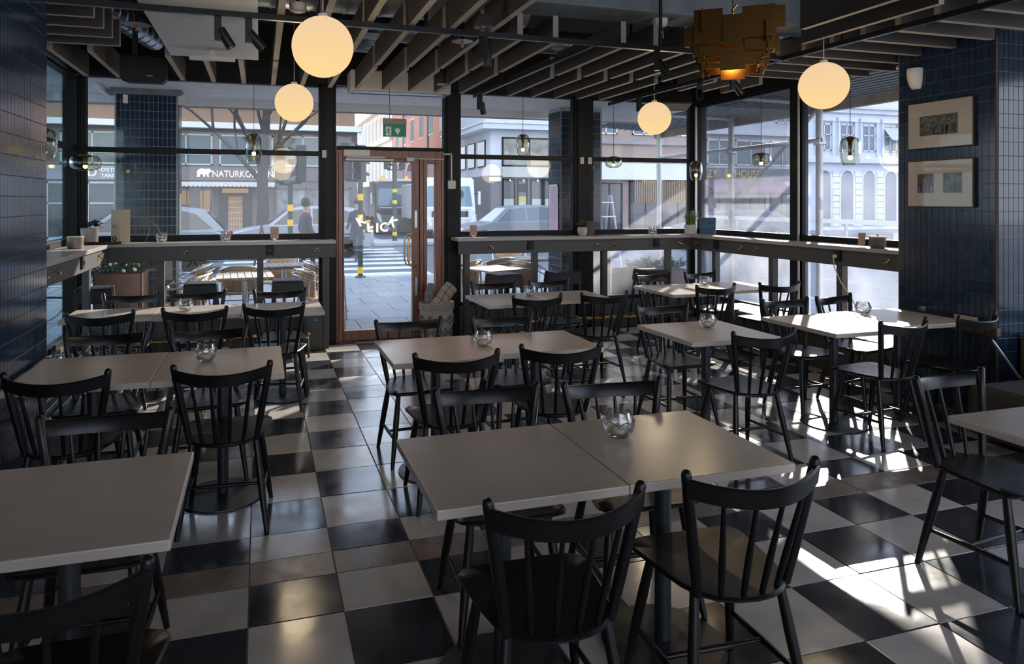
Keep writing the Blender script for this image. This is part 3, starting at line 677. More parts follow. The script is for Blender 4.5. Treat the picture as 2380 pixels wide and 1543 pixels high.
leafblob(MB(), (0, 0, .13), .075, 110, .035, .7, .4, 5).build('leaves', green, t); leafblob(MB(), (0, 0, .17), .03, 10, .02, 1, .8, 6).build('pink_buds', mat('pink_bud', (.5, .22, .22), .6), t)
t = thing('wooden_board', 'dark brown wooden board leaning behind the small herb pot', 'board', (4.0, 7.90, SZ)); t.rotation_euler = (-.16, 0, 0)
MB().box(-.05, .065, 0, .014, 0, .185).build('board', mat('dark_walnut', (.07, .04, .028), .5, var=.4, vscale=6, stretch=(8, 8, 1)), t, bevel=.003)
t = thing('potted_rosemary', 'bushy green grass-like herb with white flowers in a pale pot at the right corner', 'plant', (5.40, 7.80, SZ))
pot(MB(), .072, .080, .125, 32).build('pot', mat('pale_grey_pot', (.52, .50, .47), .55), t, smooth=40)
b = MB(); rnd = random.Random(4)
for i in range(260):
    a = rnd.uniform(0, 2*PI); r = rnd.uniform(0, .055); p = Vector((r*math.cos(a), r*math.sin(a), .10)); l = rnd.uniform(.12, .24); lean = Vector((math.cos(a), math.sin(a), 0))*rnd.uniform(.0, .09)+Vector((rnd.uniform(-.03, .03), rnd.uniform(-.03, .03), 0))
    sdv = Vector((-math.sin(a), math.cos(a), 0))*.0035; q = p+lean*.4+Vector((0, 0, l*.55)); e = p+lean+Vector((0, 0, l))
    b.add([p-sdv, p+sdv, q+sdv, q-sdv, e], [(0, 1, 2, 3), (3, 2, 4)])
tag(b.build('blades', mat('grassy_green', (.13, .22, .05), .55, var=.4, vscale=15), t), kind='stuff')
b = MB()
for i in range(26): b.sphere((.055+rnd.uniform(-.03, .03), -.02+rnd.uniform(-.04, .04), .24+rnd.uniform(-.05, .07)), .008, 6, 4)
b.build('white_flowers', mat('white_petal', (.75, .75, .70), .6), t)
t = thing('blue_picture', 'blue picture with a pale wave and cream edge leaning beside the rosemary pot', 'picture', (5.53, 7.62, SZ)); t.rotation_euler = (-.10, 0, -.95)
MB().box(-.10, .10, 0, .016, 0, .22).build('panel', mat('cream_board_edge', (.55, .52, .40), .6), t)
bm_ = mat('blue_print', (.006, .055, .14), .35, var=.9, vscale=9, stretch=(1, 1, 5), col2=(.004, .03, .10)); MB().box(-.098, .098, -.001, 0, .002, .218).build('print', bm_, t)
MB().prism([(-.08, .10), (-.02, .108), (.07, .098), (.07, .104), (-.02, .116), (-.08, .106)], 0, .0012, XF((0, -.001, 0), rx=PI/2)).prism([(-.03, .135), (.07, .13), (.07, .134), (-.03, .14)], 0, .0012, XF((0, -.001, 0), rx=PI/2)).build('wave_mark', mat('aqua_print', (.10, .32, .34), .4), t)
t = thing('lidded_pot', 'grey ceramic pot with a wooden lid on the right window shelf', 'pot', (5.44, 4.98, SZ))
b = MB(); b.lathe([(.055, 0), (.066, .012), (.070, .05), (.069, .095), (.064, .095), (.062, .03), (.001, .02)], 28); b.build('body', mat('grey_ceramic', (.13, .115, .11), .4, var=.3, vscale=10), t, smooth=45)
MB().lathe([(.071, .095), (.072, .104), (.068, .110), (.001, .112)], 28).build('lid', mat('pale_wood_lid', (.52, .40, .28), .5), t, smooth=45); MB().sphere((0, 0, .118), .012, 10, 8).build('knob', bpy.data.materials['pale_wood_lid'], t, smooth=60)
t = thing('paper_menu', 'curled pink paper slip in a wire clip beside the lidded pot', 'paper', (5.42, 5.14, SZ)); t.rotation_euler.z = -.9
b = MB(); N = 8
for i in range(N):
    a0, a1 = i/N, (i+1)/N; f = lambda s: (.02+.05*s*s, .02+.11*s)
    (x0, z0), (x1, z1) = f(a0), f(a1); b.add([(-.03, x0, z0), (.03, x0, z0), (.03, x1, z1), (-.03, x1, z1)], [(0, 1, 2, 3)])
b.build('paper', pinkcard, t); MB().path([(-.02, 0, .002), (.02, 0, .002), (.02, .02, .03), (-.02, .02, .03)], .0018, 5).build('clip', M['steel'], t)
# white cable hanging from the right shelf socket
t = thing('power_cable', 'white plug and cable hanging from the socket of the right window shelf', 'cable')
MB().lathe([(.018, 0), (.020, .02), (.012, .035)], 14, M=XF((5.342, 5.36, 1.10), ry=-PI/2)).build('plug', M['offwhite'], t, smooth=40)
MB().path([(5.31, 5.36, 1.09), (5.30, 5.34, 1.0), (5.29, 5.25, .86), (5.27, 5.10, .72), (5.25, 5.00, .60), (5.24, 4.95, .50), (5.24, 4.93, .40)], .005, 6).build('cable', M['offwhite'], t, smooth=60)

# ------------------------------------------------------------------ woven basket with blankets beside the door
t = thing('woven_basket', 'tall pale woven basket with diamond pattern beside the door', 'basket', (1.95, 7.72, 0))
bk = mat('pale_woven_seagrass', (.40, .36, .31), .85, var=.25, vscale=25, bump=.6, bscale=90); bkd = mat('grey_weave', (.20, .18, .16), .9)
MB().lathe([(.140, 0), (.165, .05), (.185, .20), (.192, .36), (.196, .46), (.200, .47), (.192, .47), (.18, .30), (.15, .03), (.001, .02)], 40).build('body', bk, t, smooth=40)
b = MB()
for k in range(4):
    z = .40+.018*k; pts = [((.197)*math.cos(2*PI*j/48), (.197)*math.sin(2*PI*j/48), z+.004*math.sin(12*2*PI*j/48+k*PI)) for j in range(48)]; b.path(pts, .006, 5, close=True)
b.build('rim_braid', bk, t, smooth=60)
b = MB()
for r in range(2):
    for j in range(10):
        a = 2*PI*(j+.5*r)/10; z = .14+.14*r; rr = .184+.012*r
        for sc, dd in ((1, 0), (.62, .001)):
            pts = [(rr+.003)*Vector((math.cos(a+da), math.sin(a+da), 0))+Vector((0, 0, z+dz)) for da, dz in ((0, .055*sc), (.26*sc, 0), (0, -.055*sc), (-.26*sc, 0))]
            b.path(pts, .0055, 5, close=True)
b.build('diamond_weave', bkd, t, smooth=60)
def blanket(nm, lb_, loc, rot, size, m, m2):
    t = thing(nm, lb_, 'blanket', loc); t.rotation_euler = rot; b = MB(); sx, sy, sz = size
    N = 14; vs = []; fs = []; prof = 7
    for i in range(N+1):
        u = -1+2*i/N
        for j in range(10):
            a = 2*PI*j/10; r = 1+.06*math.sin(3*a+u*4)
            vs.append((sx*u, sy*math.cos(a)*r*(1-.12*u*u), sz*math.sin(a)*r*(1-.1*u*u)+.03*math.sin(u*2.2)))
    for i in range(N):
        for j in range(10): fs.append((i*10+j, i*10+(j+1) % 10, (i+1)*10+(j+1) % 10, (i+1)*10+j))
    fs += [tuple(reversed(range(10))), tuple(N*10+j for j in range(10))]
    b.add(vs, [tuple(reversed(f)) for f in fs]); b.build('roll', m, t, smooth=60)
    b = MB()
    for u in (-.6, -.15, .3, .75):
        i = round((u+1)/2*N); b.path([Vector(v)*1.006 for v in vs[i*10:i*10+10]], .003, 4, close=True)
    for j in (2, 4, 7): b.path([Vector(vs[i*10+j])*1.006 for i in range(N+1)], .003, 4)
    b.build('check_lines', m2, t)
blanket('folded_blanket', 'beige blanket with dark check lines, rolled in the basket, in front', (2.00, 7.68, .50), (0, -.65, .25), (.19, .10, .085), mat('beige_wool', (.42, .36, .29), .95, bump=.3, bscale=200), mat('dark_check', (.09, .07, .06), .95))
blanket('folded_blanket', 'grey blanket standing at the back of the basket', (1.89, 7.77, .50), (0, -1.2, .5), (.17, .07, .06), mat('grey_wool', (.20, .19, .18), .95, bump=.3, bscale=200), mat('pale_check', (.36, .34, .32), .95))

t = thing('dry_twig', 'thin curved dry twig leaning beside the glass dish on the left shelf', 'twig', (-1.0, 7.90, SZ))
MB().path([(.02, 0, .0), (.0, 0, .08), (-.04, 0, .16), (-.10, 0, .215), (-.14, 0, .225)], [.0022, .002, .0018, .0015, .001], 5).path([(-.16, 0, 0), (-.13, 0, .07), (-.115, 0, .15)], .0014, 5).path([(-.13, 0, .07), (-.20, 0, .10)], .0012, 5).build('stem', mat('dry_stem', (.30, .24, .19), .8), t)
# ------------------------------------------------------------------ hanging slats (parts of the ceiling)
SB, ST, SW = 2.82, 3.02, .044
slat_cache = {}
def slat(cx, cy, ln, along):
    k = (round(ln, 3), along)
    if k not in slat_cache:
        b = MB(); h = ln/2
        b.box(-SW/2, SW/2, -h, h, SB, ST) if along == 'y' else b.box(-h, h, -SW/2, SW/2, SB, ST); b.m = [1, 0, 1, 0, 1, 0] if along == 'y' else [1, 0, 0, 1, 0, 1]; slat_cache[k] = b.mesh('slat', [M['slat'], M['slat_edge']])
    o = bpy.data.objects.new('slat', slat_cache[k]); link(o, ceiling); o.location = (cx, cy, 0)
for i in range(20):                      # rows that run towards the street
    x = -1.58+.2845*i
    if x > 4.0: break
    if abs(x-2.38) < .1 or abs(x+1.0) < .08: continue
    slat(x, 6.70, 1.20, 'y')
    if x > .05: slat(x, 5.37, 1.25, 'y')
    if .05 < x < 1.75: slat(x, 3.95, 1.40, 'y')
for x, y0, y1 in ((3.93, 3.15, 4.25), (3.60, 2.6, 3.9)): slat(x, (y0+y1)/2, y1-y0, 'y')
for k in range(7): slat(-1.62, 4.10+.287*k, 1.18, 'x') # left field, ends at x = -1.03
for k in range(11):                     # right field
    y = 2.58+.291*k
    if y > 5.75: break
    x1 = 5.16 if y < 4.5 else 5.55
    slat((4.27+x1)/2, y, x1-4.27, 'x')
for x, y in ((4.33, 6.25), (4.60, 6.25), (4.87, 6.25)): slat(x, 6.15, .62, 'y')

# ------------------------------------------------------------------ ducts, beam, panel
t = structure(MB().box(1.0, 5.2, 4.70, 5.06, 3.10, 3.62).build('trim_10', M['concrete'], bevel=.01))
t = structure(MB().box(5.2, 5.7, 4.4, 8.1, 3.3, 3.62).build('trim_11', M['darkceil']))
def duct(pts, r, lb_):
    t = thing('ventilation_duct', lb_, 'duct'); b = MB(); P = [Vector(p) for p in pts]
    b.path(P, r, 20); b.build('pipe', M['steel'], t, smooth=50); b = MB()
    for a, c in zip(P, P[1:]):
        n = int((c-a).length/.14)
        for i in range(1, n):
            p = a.lerp(c, i/n); d = (c-a).normalized()*.008; b.path([p-d, p+d], r+.006, 20)
    b.build('seam_ring', M['steel'], t, smooth=40); return t
duct([(-.2, 5.55, 3.33), (2.2, 5.6, 3.33)], .19, 'fat galvanised spiral duct above the slats')
duct([(-1.3, 5.9, 3.22), (-1.0, 7.4, 3.22)], .10, 'thin galvanised duct above the left speaker')
duct([(4.9, 3.0, 3.33), (4.75, 7.6, 3.33)], .13, 'galvanised duct above the right slats')
duct([(.5, 6.6, 3.30), (3.8, 6.7, 3.30)], .12, 'galvanised duct near the window side of the ceiling')
t = thing('ceiling_panel', 'large white ceiling panel above the back left tables', 'panel', (-.355, 5.1, 0))
MB().box(-.34, .34, -1.3, .92, 2.81, 2.89).build('board', mat('cool_white_panel', (.45, .48, .52), .55), t, bevel=.004)
t = thing('ceiling_light', 'flat cream plate light under the white ceiling panel', 'lamp', (-.36, 5.72, 2.735))
b = MB(); b.prism([(-.17, .02), (0, -.03), (.17, .0), (.17, .05), (-.17, .06)], 0, .03); b.build('plate', M['offwhite'], t, bevel=.004); MB().box(-.02, .02, .0, .04, .03, .076).build('stem', M['offwhite'], t)
t = thing('vent_grille', 'slotted metal ventilation grille between the slats', 'grille', (.96, 6.47, 3.09))
MB().box(-.14, .14, -.28, .28, .05, .06).build('backing', M['black'], t); b = MB()
b.box(-.15, -.135, -.29, .29, 0, .06).box(.135, .15, -.29, .29, 0, .06).box(-.15, .15, -.29, -.275, 0, .06).box(-.15, .15, .275, .29, 0, .06).build('frame', M['steel'], t)
for k in range(9): MB().cbox((0, -.24+.06*k, .02), (.27, .018, .006)).build('slat', M['steel'], t)

# ------------------------------------------------------------------ black lighting tracks with spotlights
def track(p, q, lb_, drops=()):
    t = thing('lighting_track', lb_, 'track'); p, q = Vector(p), Vector(q); d = (q-p).normalized(); s = Vector((-d.y, d.x, 0))*.018
    b = MB(); b.add([p-s, p+s, q+s, q-s, p-s+Vector((0, 0, .035)), p+s+Vector((0, 0, .035)), q+s+Vector((0, 0, .035)), q-s+Vector((0, 0, .035))], [(0, 3, 2, 1), (4, 5, 6, 7), (0, 1, 5, 4), (1, 2, 6, 5), (2, 3, 7, 6), (3, 0, 4, 7)])
    b.build('rail', M['black'], t)
    s2 = s*.35; b = MB(); b.add([p-s2-Vector((0, 0, .001)), p+s2-Vector((0, 0, .001)), q+s2-Vector((0, 0, .001)), q-s2-Vector((0, 0, .001))], [(0, 1, 2, 3)]); b.build('slot', M['steel'], t)
    for r in drops: MB().path([p.lerp(q, r)+Vector((0, 0, .03)), p.lerp(q, r)+Vector((0, 0, .85))], .014, 8).build('drop_rod', M['black'], t)
TZ = 2.775
track((-2.0, 4.47, TZ), (4.15, 4.63, TZ), 'long black lighting track crossing the room in front of the slats', (.18, .50, .8))
track((2.36, 4.62, TZ), (2.27, 7.28, TZ), 'short black lighting track running to the window right of the door', (.7,))
track((4.13, 2.6, TZ), (4.00, 7.40, TZ), 'black lighting track running along the right slat field', (.3, .9))
glow = emit('warm_spot_glow', (1, .72, .38), 9); lens = mat('dark_lens', (.05, .05, .055), .15)
def spot(x, y, lb_, yaw, tilt, lit=False):
    t = thing('track_spotlight', lb_, 'spotlight', (x, y, TZ), yaw)
    MB().box(-.022, .022, -.03, .03, -.006, 0).box(-.020, .020, -.026, .026, -.150, -.006).build('driver_box', M['black'], t, bevel=.003)
    R = XF((.045, 0, -.135), ry=tilt); b = MB(); b.lathe([(.030, .065), (.031, .06), (.031, -.06), (.029, -.065), (.026, -.060)], 20, M=R); b.build('can', M['black'], t, smooth=40)
    MB().lathe([(.0265, -.058), (.001, -.055)], 18, M=R).build('lens', glow if lit else lens, t)
    MB().path([(.015, 0, -.12), (.045, 0, -.125)], .008, 8).build('joint', M['black'], t)
    if lit:
        ld = bpy.data.lights.new('spot_beam', 'SPOT'); ld.energy = 8; ld.spot_size = 1.1; ld.color = (1, .75, .45); ld.shadow_soft_size = .03
        lo = bpy.data.objects.new('spot_beam', ld); link(lo, t); lo.location = R @ Vector((0, 0, -.07)); lo.rotation_euler = (0, tilt, 0)
spot(-.25, 4.515, 'black track spotlight in front of the white ceiling panel, left of two', 0, -.55)
spot(-.07, 4.52, 'black track spotlight in front of the white ceiling panel, right of two', .1, -.75)
spot(1.49, 4.565, 'black downlight can on the long track, glowing warm at its mouth', .6, 0, True)
spot(2.89, 4.60, 'tilted black spotlight on the long track left of the brass lamp', -.4, -.6)
spot(2.275, 7.10, 'black spotlight at the window end of the short track', .5, -.25)
spot(4.04, 5.69, 'lit spotlight on the right track, glowing towards the room', -2.1, -.85, True)
spot(4.05, 5.22, 'tilted black spotlight below the brass lamp on the right track', -.3, -.6)
spot(4.01, 6.74, 'black spotlight beside the far globe lamp on the right track', .2, 0)

# ------------------------------------------------------------------ opal glass globes
def opal():
    m = bpy.data.materials.new('glowing_opal_glass'); m.use_nodes = True; nt = m.node_tree; nt.nodes.clear(); L = nt.links.new
    o = nd(nt, 'ShaderNodeOutputMaterial'); e = nd(nt, 'ShaderNodeEmission'); g = nd(nt, 'ShaderNodeBsdfGlossy'); g.inputs['Roughness'].default_value = .15
    tc = nd(nt, 'ShaderNodeTexCoord'); sx = nd(nt, 'ShaderNodeSeparateXYZ'); L(tc.outputs['Object'], sx.inputs[0])
    mr = nd(nt, 'ShaderNodeMapRange'); L(sx.outputs['Z'], mr.inputs[0]); mr.inputs['From Min'].default_value = -.175; mr.inputs['From Max'].default_value = .175
    r = nd(nt, 'ShaderNodeValToRGB'); L(mr.outputs[0], r.inputs[0]); r.color_ramp.elements[0].color = (1.0, .70, .32, 1); r.color_ramp.elements[1].color = (.88, .62, .38, 1); r.color_ramp.elements[0].position = .1
    L(r.outputs[0], e.inputs[0]); e.inputs[1].default_value = .80
    mx = nd(nt, 'ShaderNodeMixShader'); mx.inputs[0].default_value = .0; L(e.outputs[0], mx.inputs[1]); L(g.outputs[0], mx.inputs[2]); L(mx.outputs[0], o.inputs[0]); return m
OP = opal()
for x, y, z, lb_ in [(.345, 4.04, 2.52, 'large glowing globe pendant in the upper left centre, nearest the camera'), (.30, 6.55, 2.54, 'smaller looking globe pendant below and behind the large left one'),
                     (4.04, 6.48, 2.52, 'globe pendant far right by the corner window, smallest of the four'), (4.06, 4.19, 2.50, 'glowing globe pendant on the right, beside the brass lamp')]:
    t = thing('globe_pendant', lb_, 'lamp', (x, y, z), group='opal globe pendants')
    MB().sphere((0, 0, 0), .175, 40, 24).build('globe', OP, t, smooth=80)
    MB().lathe([(.028, .168), (.028, .190), (.008, .200)], 16).build('cap', M['offwhite'], t, smooth=40)
    MB().path([(0, 0, .19), (0, 0, 3.62-z)], .004, 6).build('cord', M['offwhite'], t)
    ld = bpy.data.lights.new('globe_light', 'POINT'); ld.energy = 9; ld.specular_factor = 0; ld.color = (1, .78, .50); ld.shadow_soft_size = .175
    lo = bpy.data.objects.new('globe_light', ld); link(lo, t); lo.location = (0, 0, -.36)
# ------------------------------------------------------------------ smoked glass pendants
smoke = pane('smoked_olive_glass', (.80, .82, .71), .03, rough=.02, edge=.6)
bulb = emit('warm_bulb', (1, .62, .18), 7)
def smoked(x, y, z, w_, h_, disc, lb_):
    t = thing('smoked_glass_pendant', lb_, 'lamp', (x, y, z), group='smoked glass window pendants'); r = w_/2; hh = h_/2
    if disc: prof = [(.38*r, hh), (.75*r, .96*hh), (.95*r, .55*hh), (r, .0), (.95*r, -.5*hh), (.75*r, -.90*hh), (.45*r, -hh)]
    else: prof = [(.45*r, hh), (.78*r, .93*hh), (.95*r, .62*hh), (r, .1*hh), (.94*r, -.45*hh), (.80*r, -.85*hh), (.66*r, -hh)]
    b = MB(); b.lathe([(p[0], p[1]) for p in prof], 32); b.f = [f for f in b.f if len(f) == 4]; b.m = b.m[:len(b.f)]; b.build('glass_shade', smoke, t, smooth=80)
    MB().path([(-prof[-1][0]*math.cos(2*PI*j/24), prof[-1][0]*math.sin(2*PI*j/24), prof[-1][1]) for j in range(24)], .003, 5, close=True).build('rim', smoke, t, smooth=60)
    MB().lathe([(.004, hh+.01), (.40*r, hh+.004), (.40*r, hh-.01), (.022, .66*hh), (.014, .3*hh), (.016, -.25*hh), (.018, -.3*hh)], 18).build('socket', mat('dark_bronze', (.10, .045, .022), .35, .6) if 'dark_bronze' not in bpy.data.materials else bpy.data.materials['dark_bronze'], t, smooth=50)
    MB().sphere((0, 0, -.48*hh), .022, 14, 10).build('bulb', bulb, t, smooth=80)
    MB().path([(0, 0, hh), (0, 0, 3.62-z)], .003, 6).build('cord', M['cordblack'], t)
smoked(-1.70, 7.8, 2.02, .295, .155, True, 'flat smoked glass pendant in the left window corner')
smoked(-.067, 7.8, 2.215, .185, .29, False, 'tall smoked glass pendant in front of the tree, left window')
smoked(3.05, 7.8, 2.315, .165, .245, False, 'tall smoked glass pendant in the window right of the door')
smoked(4.276, 7.8, 2.125, .215, .135, True, 'flat smoked glass pendant beside the fourth window post')
smoked(5.45, 7.75, 2.03, .165, .245, False, 'tall smoked glass pendant in the right window corner')
smoked(5.45, 6.53, 2.10, .225, .150, True, 'flat smoked glass pendant in the right window, left of the mullion')
smoked(5.45, 5.298, 2.115, .185, .265, False, 'tall smoked glass pendant in the right window, near the pillar')
smoked(-1.66, 6.25, 2.085, .20, .25, False, 'smoked glass pendant half hidden by the left pillar')

# ------------------------------------------------------------------ layered brass lamp
t = thing('brass_lamp', 'large layered brass sheet pendant lamp at the upper right centre', 'lamp', (2.95, 3.80, 2.655), -.64); t.scale = (.90, .90, .86)
def plate(a, r, w_, z0, z1, tilt=0):
    b = MB(); Mx = Matrix.Rotation(a, 4, 'Z') @ Matrix.Translation((0, -r, 0)); b.box(-w_/2, w_/2, -.003, .003, z0, z1, Mx); return b.build('brass_plate', M['brasslamp'], t)
def side_plate(side, u0, u1, z0, z1, r):
    b = MB(); b.box(u0, u1, -r-.003, -r+.003, z0, z1, Matrix.Rotation(side*PI/2, 4, 'Z')); return b.build('brass_plate', M['brasslamp'], t)
for side in range(4):
    for q in [(-.26, -.07, -.042, .215, .240), (-.07, .055, -.07, .155, .272), (.055, .27, -.015, .21, .252), (-.325, -.20, -.042, .10, .205), (.25, .33, .05, .21, .205),
              (-.26, -.09, -.125, -.04, .218), (.075, .26, -.10, -.015, .222), (-.24, -.09, -.165, -.128, .192), (.075, .235, -.15, -.105, .195), (-.21, -.09, -.205, -.17, .165), (.075, .205, -.195, -.155, .168), (-.09, .08, -.232, -.055, .205)]:
        side_plate(side, *q)
MB().path([(0, 0, .19), (0, 0, .26), (.03, 0, .30)], .010, 8).lathe([(.06, .17), (.06, .19), (.01, .20)], 16).build('hanger', M['brass'], t, smooth=50)
for k in range(4): MB().box(-.27, .27, -.006, .006, .165, .172, Matrix.Rotation(k*PI/4, 4, 'Z')).build('spider_arm', M['brasslamp'], t)
MB().path([(0, 0, .28), (0, 0, .9)], .004, 6).build('cord', M['cordblack'], t)
MB().sphere((0, 0, -.02), .045, 16, 10).build('bulb', emit('amber_bulb', (1, .55, .08), 5), t, smooth=80)
ld = bpy.data.lights.new('brass_lamp_light', 'POINT'); ld.energy = 3; ld.color = (1, .65, .25); ld.shadow_soft_size = .05
lo = bpy.data.objects.new('brass_lamp_light', ld); link(lo, t); lo.location = (0, 0, -.08)

# ------------------------------------------------------------------ other fittings
t = thing('loudspeaker', 'black wall speaker hanging below the left slats', 'speaker', (-.98, 6.6, 2.79))
b = MB(); b.add([(-.19, -.02, -.08), (.19, -.02, -.08), (.155, -.02, -.115), (-.165, -.02, -.115), (-.19, -.02, .115), (.19, -.02, .115), (-.17, .2, -.07), (.17, .2, -.07), (-.17, .2, .115), (.17, .2, .115), (-.15, .2, -.10), (.14, .2, -.10)],
  [(0, 3, 2, 1), (0, 1, 5, 4), (4, 5, 9, 8), (0, 4, 8, 6), (1, 7, 9, 5), (3, 0, 6, 10), (1, 2, 11, 7), (2, 3, 10, 11), (6, 8, 9, 7), (6, 7, 11, 10)]); b.build('cabinet', M['blackplastic'], t, bevel=.006)
MB().box(-.16, .16, -.026, -.02, -.07, .10).build('grille', mat('speaker_cloth', (.014, .012, .012), .9, bump=.4, bscale=300), t, bevel=.004)
MB().box(-.10, -.06, .05, .09, .115, .83).build('bracket', M['black'], t); MB().cbox((.05, -.028, -.06), (.05, .003, .007)).build('badge', M['steel'], t)
t = thing('loudspeaker', 'black speaker tilted down by the far right globe lamp', 'speaker', (4.56, 6.95, 2.83), -.25); SPX = XF(rx=-.35)
MB().box(-.20, .20, -.10, .10, -.12, .12, SPX).build('cabinet', M['blackplastic'], t, bevel=.012); MB().box(-.19, .19, -.09, .09, -.126, -.12, SPX).build('grille', mat('grey_speaker_cloth', (.10, .10, .10), .9), t, bevel=.003)
MB().box(-.02, .02, .0, .04, .08, .79).build('bracket', M['black'], t); MB().cbox((.02, -.03, -.128), (.05, .015, .003), SPX).build('badge', M['steel'], t)
t = thing('air_curtain', 'cream air curtain unit above the door', 'air conditioner', (1.525, 7.78, 2.97))
MB().box(-.575, .575, -.16, .16, -.115, .12).build('housing', mat('cream_enamel', (.62, .57, .49), .5), t, bevel=.02); MB().box(-.54, .54, -.15, -.02, -.122, -.115).build('outlet_grille', M['steel'], t); MB().box(-.55, .50, .03, .05, -.121, -.115).build('slot', M['black'], t)
t = thing('exit_sign', 'green emergency exit sign with running figure and down arrow above the door', 'sign', (1.381, 7.30, 2.42)); t.rotation_euler.z = .03
MB().box(-.128, .128, -.02, .02, .035, .098).build('housing', mat('beige_housing', (.30, .25, .21), .6), t, bevel=.006)
gs = mat('exit_green', (.0, .20, .085), .35); MB().box(-.126, .126, -.006, .006, -.095, .036).build('panel', gs, t, bevel=.002)
MB().box(-.126, .126, -.007, .007, -.100, -.095).build('clear_edge', mat('clear_edge', (.7, .75, .72), .2), t)
pic = mat('pictogram_white', (.72, .78, .75), .5); V = XF((0, -.0068, 0), rx=PI/2)
MB().box(-.098, -.038, -.0072, -.006, -.085, .010).build('doorway', pic, t)
MB().prism([(.022, .0), (.040, .0), (.040, -.020), (.058, -.010), (.060, -.028), (.031, -.075), (.002, -.028), (.004, -.010), (.022, -.020)], 0, .0008, V).build('arrow', pic, t)
fg = MB(); V2 = XF((0, -.0074, 0), rx=PI/2)
fg.lathe([(.0055, 0), (.0055, .0006)], 10, M=V2 @ Matrix.Translation((-.061, -.004, 0)))
for pts, wd in [([(-.067, -.014), (-.071, -.036)], .012), ([(-.071, -.036), (-.060, -.055), (-.054, -.078)], .007), ([(-.071, -.036), (-.080, -.055), (-.100, -.058)], .007), ([(-.067, -.015), (-.054, -.025), (-.043, -.028)], .005), ([(-.068, -.015), (-.082, -.019), (-.090, -.032)], .005)]:
    for (xa, ya), (xb, yb) in zip(pts, pts[1:]):
        dx, dy = xb-xa, yb-ya; l = math.hypot(dx, dy); nx, ny = -dy/l*wd/2, dx/l*wd/2
        fg.prism([(xa-nx, ya-ny), (xb-nx, yb-ny), (xb+nx, yb+ny), (xa+nx, ya+ny)], 0, .0006, V2)
fg.build('running_figure', mat('pictogram_green', (.0, .06, .03), .5), t)
MB().path([(-.06, 0, .098), (-.05, 0, .16), (-.055, .02, .45), (-.03, .03, .62)], .003, 6).build('cable', M['cordblack'], t)
t = thing('metal_cone_lamp', 'small brushed metal cone lamp hanging above the long track', 'lamp', (1.375, 4.20, 2.745))
MB().lathe([(.062, 0), (.060, .006), (.042, .075), (.012, .088)], 28).build('shade', mat('dull_brown_metal', (.11, .10, .095), .35, .6), t, smooth=45); MB().lathe([(.058, .004), (.001, .010)], 24).build('reflector', M['alu'], t); MB().sphere((-.01, -.02, .006), .010, 8, 6).build('bulb', pic, t)
MB().path([(0, 0, .085), (0, 0, .17)], .006, 8).path([(0, 0, .17), (.003, 0, .5)], .003, 6).build('stem', M['alu'], t)
def sprinkler(x, y, z, lb_, r=.08):
    t = thing('sprinkler_head', lb_, 'sprinkler', (x, y, z)); MB().lathe([(r, 0), (r*.9, .006), (.015, .010)], 28).build('rose', M['steel'], t, smooth=40)
    MB().lathe([(.010, .0), (.012, -.012), (.006, -.018), (.004, -.036), (.013, -.040), (.013, -.042)], 12).path([(-.008, 0, -.014), (-.013, 0, -.026), (-.006, 0, -.038)], .002, 5).path([(.008, 0, -.014), (.013, 0, -.026), (.006, 0, -.038)], .002, 5).build('nozzle', mat('copper_nozzle', (.45, .22, .10), .35, 1) if 'copper_nozzle' not in bpy.data.materials else bpy.data.materials['copper_nozzle'], t, smooth=40)
    MB().path([(0, 0, .008), (0, 0, .5)], .014, 8).build('pipe', M['black'], t)
sprinkler(1.435, 4.9, 2.815, 'sprinkler with round metal rose below the slats, centre'); sprinkler(1.75, 6.6, 2.79, 'sprinkler with round metal rose in front of the air curtain', .075); sprinkler(-.83, 5.3, 2.87, 'sprinkler with copper nozzle beside the left slats', .09)
t = thing('smoke_detector', 'white dome detector on the grey beam', 'detector', (3.09, 4.88, 2.93)); MB().lathe([(.065, .17), (.065, .15), (.055, .115), (.03, .105), (.001, .104)], 24).build('dome', M['white'], t, smooth=60); MB().path([(.02, 0, .11), (.05, .02, .02)], .003, 5).build('wire', M['white'], t)
t = thing('dome_lamp', 'cream dome ceiling fitting above the long track, upper left centre', 'lamp', (.235, 4.6, 2.86)); MB().lathe([(.035, 0), (.05, .006), (.058, .05), (.055, .055)], 24).build('dome', M['offwhite'], t, smooth=50); MB().path([(0, 0, .05), (0, 0, .6)], .012, 8).build('stem', M['black'], t)
# wall light and framed photographs on the right pillar
t = thing('wall_light', 'white quarter-round wall light high on the right pillar', 'lamp', (5.19, 4.378, 2.66)); b = MB(); vs = []; fs = []
zs = [-.105, -.10, -.085, -.06, -.03, .0, .03, .055, .065]
for z in zs:
    f = math.sqrt(max(0, 1-((z-.03)/.136)**2)) if z < .03 else (1 if z < .06 else .93)
    for j in range(11): a = -PI/2+PI*j/10; vs.append((-.082*f*math.cos(a), .058*(.55+.45*f)*math.sin(a), z))
for i in range(len(zs)-1):
    for j in range(10): fs.append((i*11+j, i*11+j+1, (i+1)*11+j+1, (i+1)*11+j))
fs += [tuple(reversed(range(11))), tuple((len(zs)-1)*11+j for j in range(11))]
b.add(vs, fs); b.build('shade', M['offwhite'], t, smooth=50); MB().box(-.012, 0.002, -.05, .05, -.06, .06).build('back_plate', M['offwhite'], t)
MB().path([(-.006, 0, .075), (-.006, .005, .25)], .004, 6).build('cable', M['cordblack'], t)
fr = mat('dark_brown_frame', (.018, .012, .011), .4); mt_ = mat('cream_mount', (.43, .395, .375), .5); fglass = pane('picture_glass', (1, 1, 1), .05, rough=.03, edge=.5)
